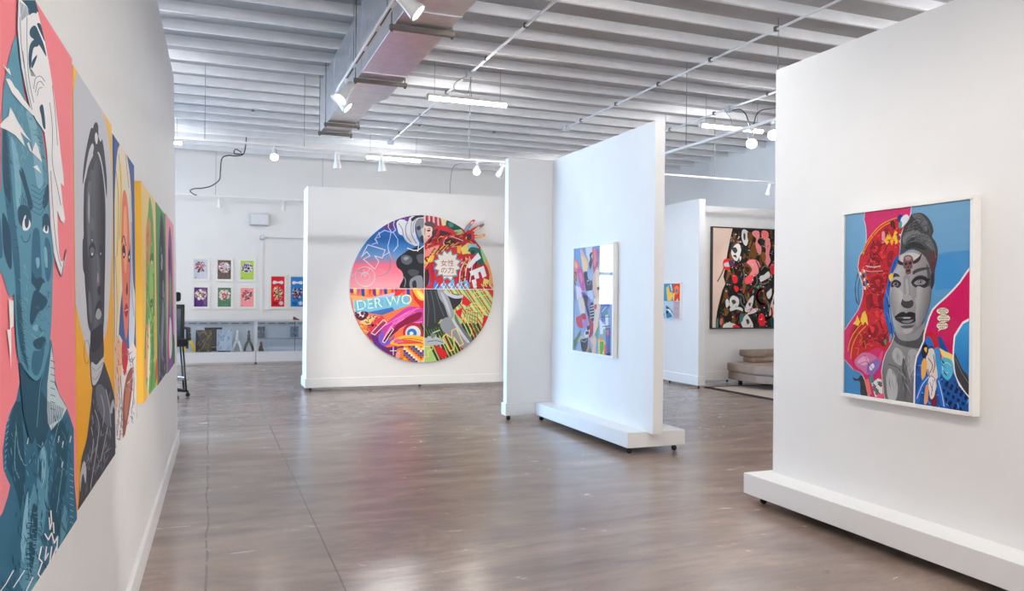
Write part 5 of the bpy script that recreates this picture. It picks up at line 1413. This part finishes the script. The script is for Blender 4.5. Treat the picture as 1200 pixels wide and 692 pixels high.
bk = board_art('art_book', 'pale blue marbled book between the black box and white figurine', 'book', 0.146, 0.436, 16.80, 0.275, 0.70, 0.07, (190, 208, 228), p_marble)
MB().box(-.12, .12, -.03, .06, -.024, 0.0, .002).build('stand', M['black'], bk)
board_art('small_picture', 'small dark blue picture at left end of right glass cabinet', 'picture', 0.925, 1.08, 17.08, 0.51, 0.745, 0.0, (76, 84, 104), p_face, 0.02)
board_art('small_picture', 'small dark blue picture by the shelf post in right glass cabinet', 'picture', 1.60, 1.76, 17.08, 0.52, 0.745, 0.0, (120, 136, 164), p_face, 0.02)
r = tag(empty('seated_figurine', (1.0, 16.86, 0.25)), 'small dark seated figurine low in the right glass cabinet', 'figurine')
MB().lathe([(.05, 0), (.055, .02), (.04, .06), (.032, .10), (.02, .13)], (0, 0, 0), 14).build('body', M['blackr'], r)
MB().lathe([(.01, .125), (.026, .14), (.03, .165), (.02, .19), (.006, .2)], (0, 0, 0), 14).build('head', M['redshoe'], r)
MB().tube([(.03, 0, .10), (.06, -.02, .06), (.07, -.03, .01)], .012, 8).build('arm', M['greybox'], r)
r = tag(empty('little_shoe', (1.69, 16.86, 0.886)), 'little red-brown shoe on top of the glass cabinet', 'shoe')
b = MB(); b.prism([(-.06, 0), (.065, 0), (.068, .016), (.03, .03), (-.01, .055), (-.045, .075), (-.06, .06)], -.022, .022, Matrix.Rotation(math.radians(90), 4, 'X'), .006); b.build('upper', M['redshoe'], r)
MB().box(-.064, .07, -.024, .024, 0, .008, .003).build('sole', M['black'], r)

# ------------------------------------------------------------------ tall office chair past the left wall
oc = tag(empty('office_chair', (-0.545, 11.55, 0), math.radians(8)), 'tall black office chair with headrest, half behind the end of left wall', 'chair')
MB().box(-.15, .21, .19, .26, 1.30, 1.43, .03, 3).build('headrest', M['cloth'], oc)
MB().box(.0, .04, .235, .262, 1.20, 1.33, .004).build('headrest_post', M['black'], oc)
mb = MB(); mb.box(-.26, -.21, .20, .25, .76, 1.26, .012).box(.21, .26, .20, .25, .76, 1.26, .012).box(-.26, .26, .20, .25, 1.20, 1.26, .012).box(-.26, .26, .20, .25, .74, .80, .012)
mb.build('back_frame', M['black'], oc)
MB().box(-.215, .215, .215, .232, .79, 1.21, .004).build('back_mesh', M['screen'], oc)
MB().box(-.26, .26, -.26, .26, .70, .80, .035, 3).build('seat', M['cloth'], oc)
for s in (-1, 1):
    ar = MB().box(s * .27 - .03, s * .27 + .03, -.14, .16, .92, .955, .012).build('armrest', M['black'], oc)
    MB().box(s * .27 - .015, s * .27 + .015, -.03, .04, .66, .925, .006).build('armrest_post', M['black'], ar)
MB().lathe([(.028, .10), (.028, .42), (.018, .43), (.018, .68), (.09, .69), (.09, .71)], (0, 0, 0), 16).build('gas_column', M['black'], oc)
for sx in (-1, 1):
    for sy in (-1, 1): MB().tube([(sx * .20, sy * .16, .71), (sx * .235, sy * .15, .26), (sx * .25, sy * .14, .085)], .013, 8).build('leg_post', M['black'], oc)
rg = MB(); rg.tube([(.265 * math.cos(i * math.pi / 16), .265 * math.sin(i * math.pi / 16), .26) for i in range(33)], .012, 8, False)
for i in range(3): rg.tube([(.02 * math.cos(i * 2.09), .02 * math.sin(i * 2.09), .26), (.265 * math.cos(i * 2.09), .265 * math.sin(i * 2.09), .26)], .008, 6)
rg.build('foot_ring', M['steel'], oc)
for i in range(5):
    t = i * 2 * math.pi / 5 + .1
    lg = MB().tube([(.02 * math.cos(t), .02 * math.sin(t), .12), (.16 * math.cos(t), .16 * math.sin(t), .10), (.29 * math.cos(t), .29 * math.sin(t), .075)], [.03, .024, .018], 10).build('leg', M['black'], oc)
    MB().lathe([(.018, -.02), (.028, -.016), (.028, .016), (.018, .02)], (.29 * math.cos(t), .29 * math.sin(t), .0285), 14, Matrix.Rotation(t, 4, 'Z') @ Matrix.Rotation(math.radians(90), 4, 'X')).tube([(.29 * math.cos(t), .29 * math.sin(t), .03), (.29 * math.cos(t), .29 * math.sin(t), .08)], .009, 8).build('caster', M['rubber'], lg)

# ------------------------------------------------------------------ sofa and rug
def cushion(x0, x1, y0, y1, z0, z1, r, name, root, poly=None):
    b = MB()
    if poly: b.prism(poly, z0, z1, None, r * .6)
    else: b.box(x0, x1, y0, y1, z0, z1, r, 3)
    o = ch(b, name, M['leather'], root)
    for p in o.data.polygons: p.use_smooth = True
    return o
so = tag(empty('sofa', (8.7, 10.2, 0)), 'low taupe leather sofa with chaise under the big dark-framed painting', 'sofa')
chp = [(7.86, 10.66), (7.84, 9.92), (8.02, 9.55), (8.25, 9.46), (9.0, 9.46), (9.0, 10.70)]
cushion(0, 0, 0, 0, .105, .235, .03, 'base', so, [(x + (.03 if x < 8.1 else 0), y + (.03 if y < 10 else 0)) for x, y in chp])
cushion(0, 0, 0, 0, .235, .375, .045, 'chaise_cushion', so, chp)
cushion(9.0, 9.6, 9.46, 10.70, .105, .375, .04, 'seat_cushion', so)
cushion(8.20, 9.6, 10.42, 10.70, .365, .475, .04, 'back_cushion', so)
cushion(0, 0, 0, 0, .465, .575, .04, 'headrest', so, [(8.16, 10.40), (8.40, 10.38), (8.50, 10.46), (9.5, 10.46), (9.5, 10.72), (8.16, 10.74)])
for x, y in ((8.05, 10.55), (8.2, 9.62), (9.4, 9.62), (9.4, 10.55)): ch(MB().box(x - .025, x + .025, y - .025, y + .025, .0125, .11, .003), 'leg', M['black'], so)
rugp = tag(empty('rug', (8.6, 9.3, 0)), 'beige rug with black border on the concrete floor by the sofa', 'rug')
ch(MB().box(7.40, 9.60, 8.05, 10.40, 0, .012, .003), 'pile', M['rug'], rugp)
ch(MB().box(7.31, 7.40, 7.96, 10.49, 0, .013, .003).box(9.60, 9.69, 7.96, 10.49, 0, .013, .003).box(7.40, 9.60, 7.96, 8.05, 0, .013, .003).box(7.40, 9.60, 10.40, 10.49, 0, .013, .003), 'border', M['rugedge'], rugp)

# ------------------------------------------------------------------ ventilation duct
du = tag(empty('ventilation_duct', (1.57, 6, 3.545)), 'silver sheet-metal ventilation duct hung below the ceiling joists', 'duct')
ch(MB().prism([(1.345, -4), (1.790, -4), (1.790, 8.48), (1.700, 8.82), (1.700, 10.62), (1.345, 10.62)], 3.548, 4.215, None, 0.004), 'body', M['duct'], du)
for y in (0.6, 2.4, 4.2, 5.78, 7.55, 9.35):
    w = 1.70 if y > 8.8 else 1.79
    ch(MB().box(1.337, w + .008, y - .008, y + .008, 3.540, 4.22, .002), 'seam', M['duct'], du)
for y in (-1.5, 1.0, 2.9, 4.5, 6.12, 7.76, 9.90, 10.46):
    w = 1.70 if y > 8.8 else 1.79
    st = ch(MB().box(1.305, w + .045, y - .021, y + .021, 3.502, 3.5385, .002).box(1.305, w + .045, y - .006, y + .006, 3.4995, 3.504), 'strut', M['strut'], du)
    for x in (1.322, w + .028):
        rd = MB().tube([(x, y, 3.488), (x, y, ZD)], .005, 6).lathe([(.013, 3.486), (.013, 3.501)], (x, y, 0), 6).build('hanger_rod', M['strut'], st)
ch(MB().box(1.352, 1.693, 10.62, 10.627, 3.56, 4.2, .002), 'end_cap', M['duct'], du)

# ------------------------------------------------------------------ lamps: LED tubes, tracks, spotlights
def led_tube(x0, x1, y, z, label=None, detail=True):
    r = empty('led_tube', ((x0 + x1) / 2, y, z))
    tag(r, label or 'white LED tube lamp hung under the joists', 'lamp', 'LED tube lamps under the ceiling')
    L = (x1 - x0) / 2
    prof = [(.036 * math.cos(t), .036 * math.sin(t)) for t in [math.pi + i * math.pi / 10 for i in range(11)]]
    MB().prism(prof, -L + .02, L - .02, Matrix(((0, 0, 1, 0), (1, 0, 0, 0), (0, 1, 0, .006), (0, 0, 0, 1)))).build('diffuser', M['tube'], r)
    MB().box(-L + .01, L - .01, -.040, .040, .0065, .050, .008).build('housing', M['white'], r)
    for s in (-1, 1):
        MB().lathe([(.041, -.012), (.041, .012)], (s * (L - .012), 0, 0), 14, Matrix.Rotation(math.radians(90), 4, 'Y')).build('end_cap', M['white'], r)
        MB().tube([(s * L * .82, 0, .05), (s * L * .82, 0, ZD - z)], .003, 5).build('hanger_wire', M['wire'], r)
    return r
led_tube(2.525, 3.60, 9.575, 3.90, 'bright LED tube lamp hanging between the metal duct and middle wall')
led_tube(2.59, 3.625, 14.12, 3.90, 'LED tube lamp hanging above the round picture wall')
led_tube(6.56, 7.665, 9.56, 3.90, 'LED tube lamp seen over the gap above the sofa')
led_tube(-1.50, -0.425, 14.08, 3.90, 'LED tube lamp half hidden by the end of left wall')
for i, (xc, yc) in enumerate([(-1.08, 9.575), (-1.0, 5.05), (3.06, 5.05), (7.1, 5.05), (7.1, 14.1), (-1.0, 0.5), (3.06, 0.5), (7.1, 0.5), (3.06, -4.0), (7.1, -4.0), (-1.0, -4.0), (-5.0, 5.05), (-5.0, 0.5), (-5.0, -4.0)]):
    led_tube(xc - .54, xc + .54, yc, 3.90, 'white LED tube lamp hung under the joists out of the main aisle view')

def track(label, p0, p1, hang=(), group=None, slots=False):
    p0, p1 = Vector(p0), Vector(p1); d = p1 - p0
    r = tag(empty('track_rail', p0), label, 'lamp track', group)
    al = abs(d.x) > abs(d.y)
    L = d.x if al else d.y
    (MB().box(0, L, -.014, .014, -.012, .012, .002) if al else MB().box(-.018, .018, 0, L, -.016, .016, .002)).build('rail', M['white'], r)
    if slots:
        mb = MB(); n = int(L / .55)
        for i in range(n):
            mb.box(-.006, .006, i * .55 + .06, i * .55 + .46, -.0175, -.0155)
        mb.build('slot', M['black'], r)
    for h in hang:
        w = MB().tube([(h, 0, .016) if al else (0, h, .016), (h, 0, ZD - p0.z) if al else (0, h, ZD - p0.z)], .0045, 6).build('hanger_wire', M['wire'], r)
    return r
track('white lamp track running alongside the left edge of the metal duct', (1.24, -2, 3.55), (1.24, 8.38, 3.55), (.5, 3, 6.2, 7.9, 9.4), slots=True)
track('white lamp track hung crosswise in front of the round picture wall', (-3.2, 10.38, 3.30), (9.6, 10.38, 3.30), (.9, 3.13, 4.32, 6.55, 9.7, 10.6, 12.2))
track('white lamp track over the sofa area beyond the middle wall', (5.56, 3.0, 3.30), (5.56, 9.30, 3.30), (1.2, 3.7, 5.4))
track('faint white lamp track close to the back wall', (-0.7, 16.85, 3.38), (4.2, 16.85, 3.40), (.8, 2.9))

def spotlight(label, base, aim, drop=0.10, lit=True, watts=SPOT_WATTS, size=1.0, cone=64, group='white track spotlights'):
    base, aim = Vector(base), Vector(aim)
    r = tag(empty('track_spotlight', base), label, 'spotlight', group)
    MB().box(-.016, .016, -.03, .03, -.03, 0, .004).tube([(0, 0, -.028), (0, 0, -drop)], .007, 8).build('mount', M['white'], r)
    piv = Vector((0, 0, -drop))
    d = (aim - base - piv).normalized()
    q = d.to_track_quat('Z', 'Y').to_matrix().to_4x4()
    mx = Matrix.Translation(piv) @ q
    k = size
    b = MB(); b.lathe([(.020 * k, -.085 * k), (.030 * k, -.08 * k), (.032 * k, -.02 * k), (.040 * k, .03 * k), (.052 * k, .085 * k), (.054 * k, .10 * k), (.048 * k, .10 * k), (.046 * k, .088 * k)], (0, 0, 0), 20, None)
    bmesh.ops.transform(b.bm, matrix=mx, verts=b.bm.verts)
    b.build('lamp_head', M['white'], r)
    if lit:
        b = MB(); b.lathe([(.002, .090 * k), (.044 * k, .090 * k), (.046 * k, .094 * k), (.03 * k, .098 * k), (.002, .100 * k)], (0, 0, 0), 20)
        bmesh.ops.transform(b.bm, matrix=mx, verts=b.bm.verts)
        b.build('lens', M['lens'], r)
        l = bpy.data.lights.new('spot_beam', 'SPOT')
        l.energy = watts; l.spot_size = math.radians(cone); l.spot_blend = 0.7
        l.color = (1.0, 0.95, 0.88); l.shadow_soft_size = 0.04
        o = bpy.data.objects.new('spot_beam', l)
        COL.objects.link(o); o.parent = r
        o.matrix_local = Matrix.Translation(piv + d * .13) @ d.to_track_quat('-Z', 'Y').to_matrix().to_4x4()
    return r
spotlight('white track spotlight at top of frame lit against the duct underside', (1.24, 5.32, 3.534), (3.5, 4.6, 1.4), .10, size=1.25)
spotlight('white track spotlight under duct, second from the track end, turned to left wall', (1.24, 7.80, 3.534), (-.3, 6.9, 1.2), .12, watts=8, size=1.3, cone=80)
spotlight('white track spotlight at the end of the track beside the duct', (1.24, 8.22, 3.534), (3.6, 7.4, 1.2), .12, watts=14, size=1.15, cone=80)
spotlight('lit track spotlight in front of back wall, nearest the hanging black cable', (0.755, 10.38, 3.284), (0.5, 7.6, 1.0), .09)
spotlight('unlit-looking white spotlight hanging straight down left of the duct end', (1.54, 10.38, 3.284), (1.75, 10.9, 0.2), .12, watts=6)
spotlight('white spotlight hanging in front of a LED tube over the round picture wall', (2.122, 10.38, 3.284), (2.6, 11.3, 1.0), .12, watts=5)
spotlight('glaring track spotlight above the red hand of the round picture', (3.463, 10.38, 3.284), (2.2, 7.0, 0.6), .10)
spotlight('white spotlight turned to the round picture, beside edge of the middle wall', (3.83, 10.38, 3.284), (3.3, 11.6, 1.6), .10, watts=5)
spotlight('track spotlight shining down over the big dark-framed painting, by the nearest wall', (8.45, 10.38, 3.284), (8.3, 10.75, 1.6), .10)
spotlight('left one of two glaring spotlights above the sofa', (5.56, 7.12, 3.284), (3.2, 4.2, 0.4), .12, size=1.2)
spotlight('right one of two glaring spotlights above the sofa, touching the nearest wall edge', (5.56, 6.76, 3.284), (3.0, 3.8, 0.6), .10, size=1.2)
spotlight('faint white spotlight on the back track above the first small prints', (0.17, 16.85, 3.364), (0.2, 17.1, 1.5), .12, lit=False)
spotlight('faint white spotlight on the back track near the round picture wall', (1.42, 16.85, 3.364), (1.2, 17.0, 1.5), .12, lit=False)
spotlight('unseen white spotlight added behind the middle wall to brighten corner wall', (5.2, 10.38, 3.284), (7.15, 11.1, 1.3), .1, True, 16, 1.0, 80)  # hidden spot added to warm the corner wall
# unseen spots and a track added out of frame to brighten the walls
track('unseen white lamp track added above the camera for fill spotlights', (2.6, -4, 3.40), (2.6, 1.3, 3.40), (.6, 2.6, 4.8))
for b_, t_, w_ in (((1.24, 4.3, 3.534), (3.66, 4.3, 1.0), 30), ((1.24, 2.2, 3.534), (3.66, 2.9, 0.8), 44), ((2.6, 0.9, 3.388), (-.3, 4.4, 0.4), 150),
                   ((1.24, 0.6, 3.534), (3.6, 1.6, 0.8), 28), ((2.6, -0.2, 3.388), (-.3, 1.9, 0.3), 90), ((1.24, 3.0, 3.534), (3.0, 11.8, 0.5), 600)):
    spotlight('unseen white spotlight added above the frame to brighten the walls', b_, t_, .1, True, w_, 1.0, 22 if w_ > 100 else 84, group='added spotlights above the frame')

# ------------------------------------------------------------------ conduits, cables and small fittings
def conduit(label, p0, p1, r=0.012, m='joist', box=None):
    e = tag(empty('conduit', p0), label, 'conduit')
    p0, p1 = Vector(p0), Vector(p1)
    MB().tube([(0, 0, 0), tuple(p1 - p0)], r, 8).build('pipe', M[m], e)
    n = max(2, int((p1 - p0).length / 1.15)); d = (p1 - p0); first = None
    for i in range(n):
        c = d * ((i + .5) / n)
        if first is None: first = k = MB().box(-.02, .02, -.02, .02, -.016, ZJ - p0.z - .003, .001).build('clip', M['strut'], e)
        else:
            k = first.copy(); COL.objects.link(k); k.parent = e
        k.location = c
    if box is not None:
        c = d * box
        MB().box(c.x - .05, c.x + .05, c.y - .05, c.y + .05, c.z - .05, ZJ - p0.z - .003, .004).build('junction_box', M['greybox'], e)
    return e
conduit('white conduit pipe under the joists ending in a box over the LED tube', (3.03, -3, 4.215), (3.04, 9.42, 4.215), .016, box=1.0)
conduit('white conduit pipe under the joists between two LED tubes', (3.04, 9.75, 4.215), (3.06, 14.15, 4.215), .014, box=1.0)
conduit('long white conduit pipe crossing the ceiling above the middle wall', (5.49, -2, 4.215), (5.50, 11.85, 4.215), .014, box=1.0)
conduit('white conduit pipe under the joists above the sofa lamp', (7.12, 2, 4.215), (7.15, 11.9, 4.215), .016, box=0.775)
conduit('thin grey conduit crossing the far joists', (-4, 12.72, 4.241), (5.2, 12.72, 4.241), .007, 'wire')
def cable(label, pts, r=.006, m='cable', extra=()):
    o = Vector(pts[0])
    e = tag(empty('cable', o), label, 'cable')
    q = [Vector(p) - o for p in pts]
    def cr(q, k=6):
        out = []
        for i in range(len(q) - 1):
            a, b, c, d = q[max(i - 1, 0)], q[i], q[i + 1], q[min(i + 2, len(q) - 1)]
            for j in range(k):
                t = j / k
                out.append(.5 * (2 * b + (c - a) * t + (2 * a - 5 * b + 4 * c - d) * t * t + (3 * b - a - 3 * c + d) * t ** 3))
        return out + [q[-1]]
    MB().tube(cr(q), r, 7).build('lead', M[m], e)
    for x in extra: MB().tube(cr([Vector(p) - o for p in x]), r, 7).build('lead', M[m], e)
    return e
cable('black cable dangling from ceiling over the back wall prints', [(0.60, 15.0, 4.25), (0.56, 15, 3.96), (0.42, 15, 3.90), (0.30, 15, 3.90), (0.19, 15, 3.84), (0.165, 15, 3.62), (0.150, 15, 3.46), (0.03, 15, 3.345), (-.12, 15, 3.29), (-.27, 15, 3.27), (-.335, 15, 3.225), (-.27, 15, 3.17), (-.22, 15, 3.16)], .010, extra=([(0.52, 15, 3.97), (0.42, 15, 4.02), (0.40, 15, 3.94), (0.56, 15, 3.945)],))
cable('black cable looping from junction box above the sofa lamp', [(7.14, 9.60, 4.17), (7.13, 9.40, 4.14), (7.12, 9.25, 4.03), (7.12, 9.19, 3.90), (7.12, 9.13, 3.83), (7.12, 9.07, 3.88), (7.12, 9.02, 3.98), (7.12, 8.90, 4.02), (7.12, 8.6, 3.99), (7.12, 8.2, 4.02), (7.12, 7.9, 4.2)], .008)
cable('pale cable coiled beside the junction box over the LED tube', [(3.0, 9.42, 4.17), (2.92, 9.42, 4.13), (2.84, 9.44, 4.06), (2.86, 9.46, 3.99), (2.96, 9.48, 3.97), (3.04, 9.50, 3.98), (3.05, 9.46, 4.08), (3.05, 9.42, 4.17)], .006, 'wire', ([(3.05, 9.42, 4.17), (3.07, 9.48, 4.02), (3.10, 9.54, 3.955)],))
cable('thin pale cable joining the LED lamp above the sofa to its pipe', [(7.0, 9.62, 4.2), (7.05, 9.6, 4.12), (7.10, 9.58, 4.05), (7.11, 9.56, 3.955)], .004, 'wire')
cable('black cable arching over the round picture wall beside middle wall', [(3.52, 11.88, 3.01), (3.52, 11.86, 3.22), (3.54, 11.7, 3.44), (3.70, 11.2, 3.40), (3.92, 10.7, 3.36), (4.05, 10.4, 3.33)], .006, 'wire')
bx = tag(empty('wall_speaker', (0.957, 17.2, 2.965)), 'pale grey speaker box high on the back wall', 'speaker')
MB().box(-.185, .185, -.16, 0, -.12, .115, .012, 2).build('cabinet_body', M['greybox'], bx)
MB().box(-.165, .165, -.167, -.158, -.10, .095, .003).build('grille', M['alu'], bx)
ee = tag(empty('wall_pipe', (1.02, 17.17, 2.60)), 'thin white pipe with round sensor on the back wall above tall red print', 'pipe')
MB().tube([(0, 0, 0), (1.6, 0, .005)], .012, 8).build('pipe', M['alu'], ee)
MB().lathe([(.05, -.05), (.055, -.02), (.055, .04), (.03, .055)], (0, -.03, 0), 16).build('sensor', M['greybox'], ee)
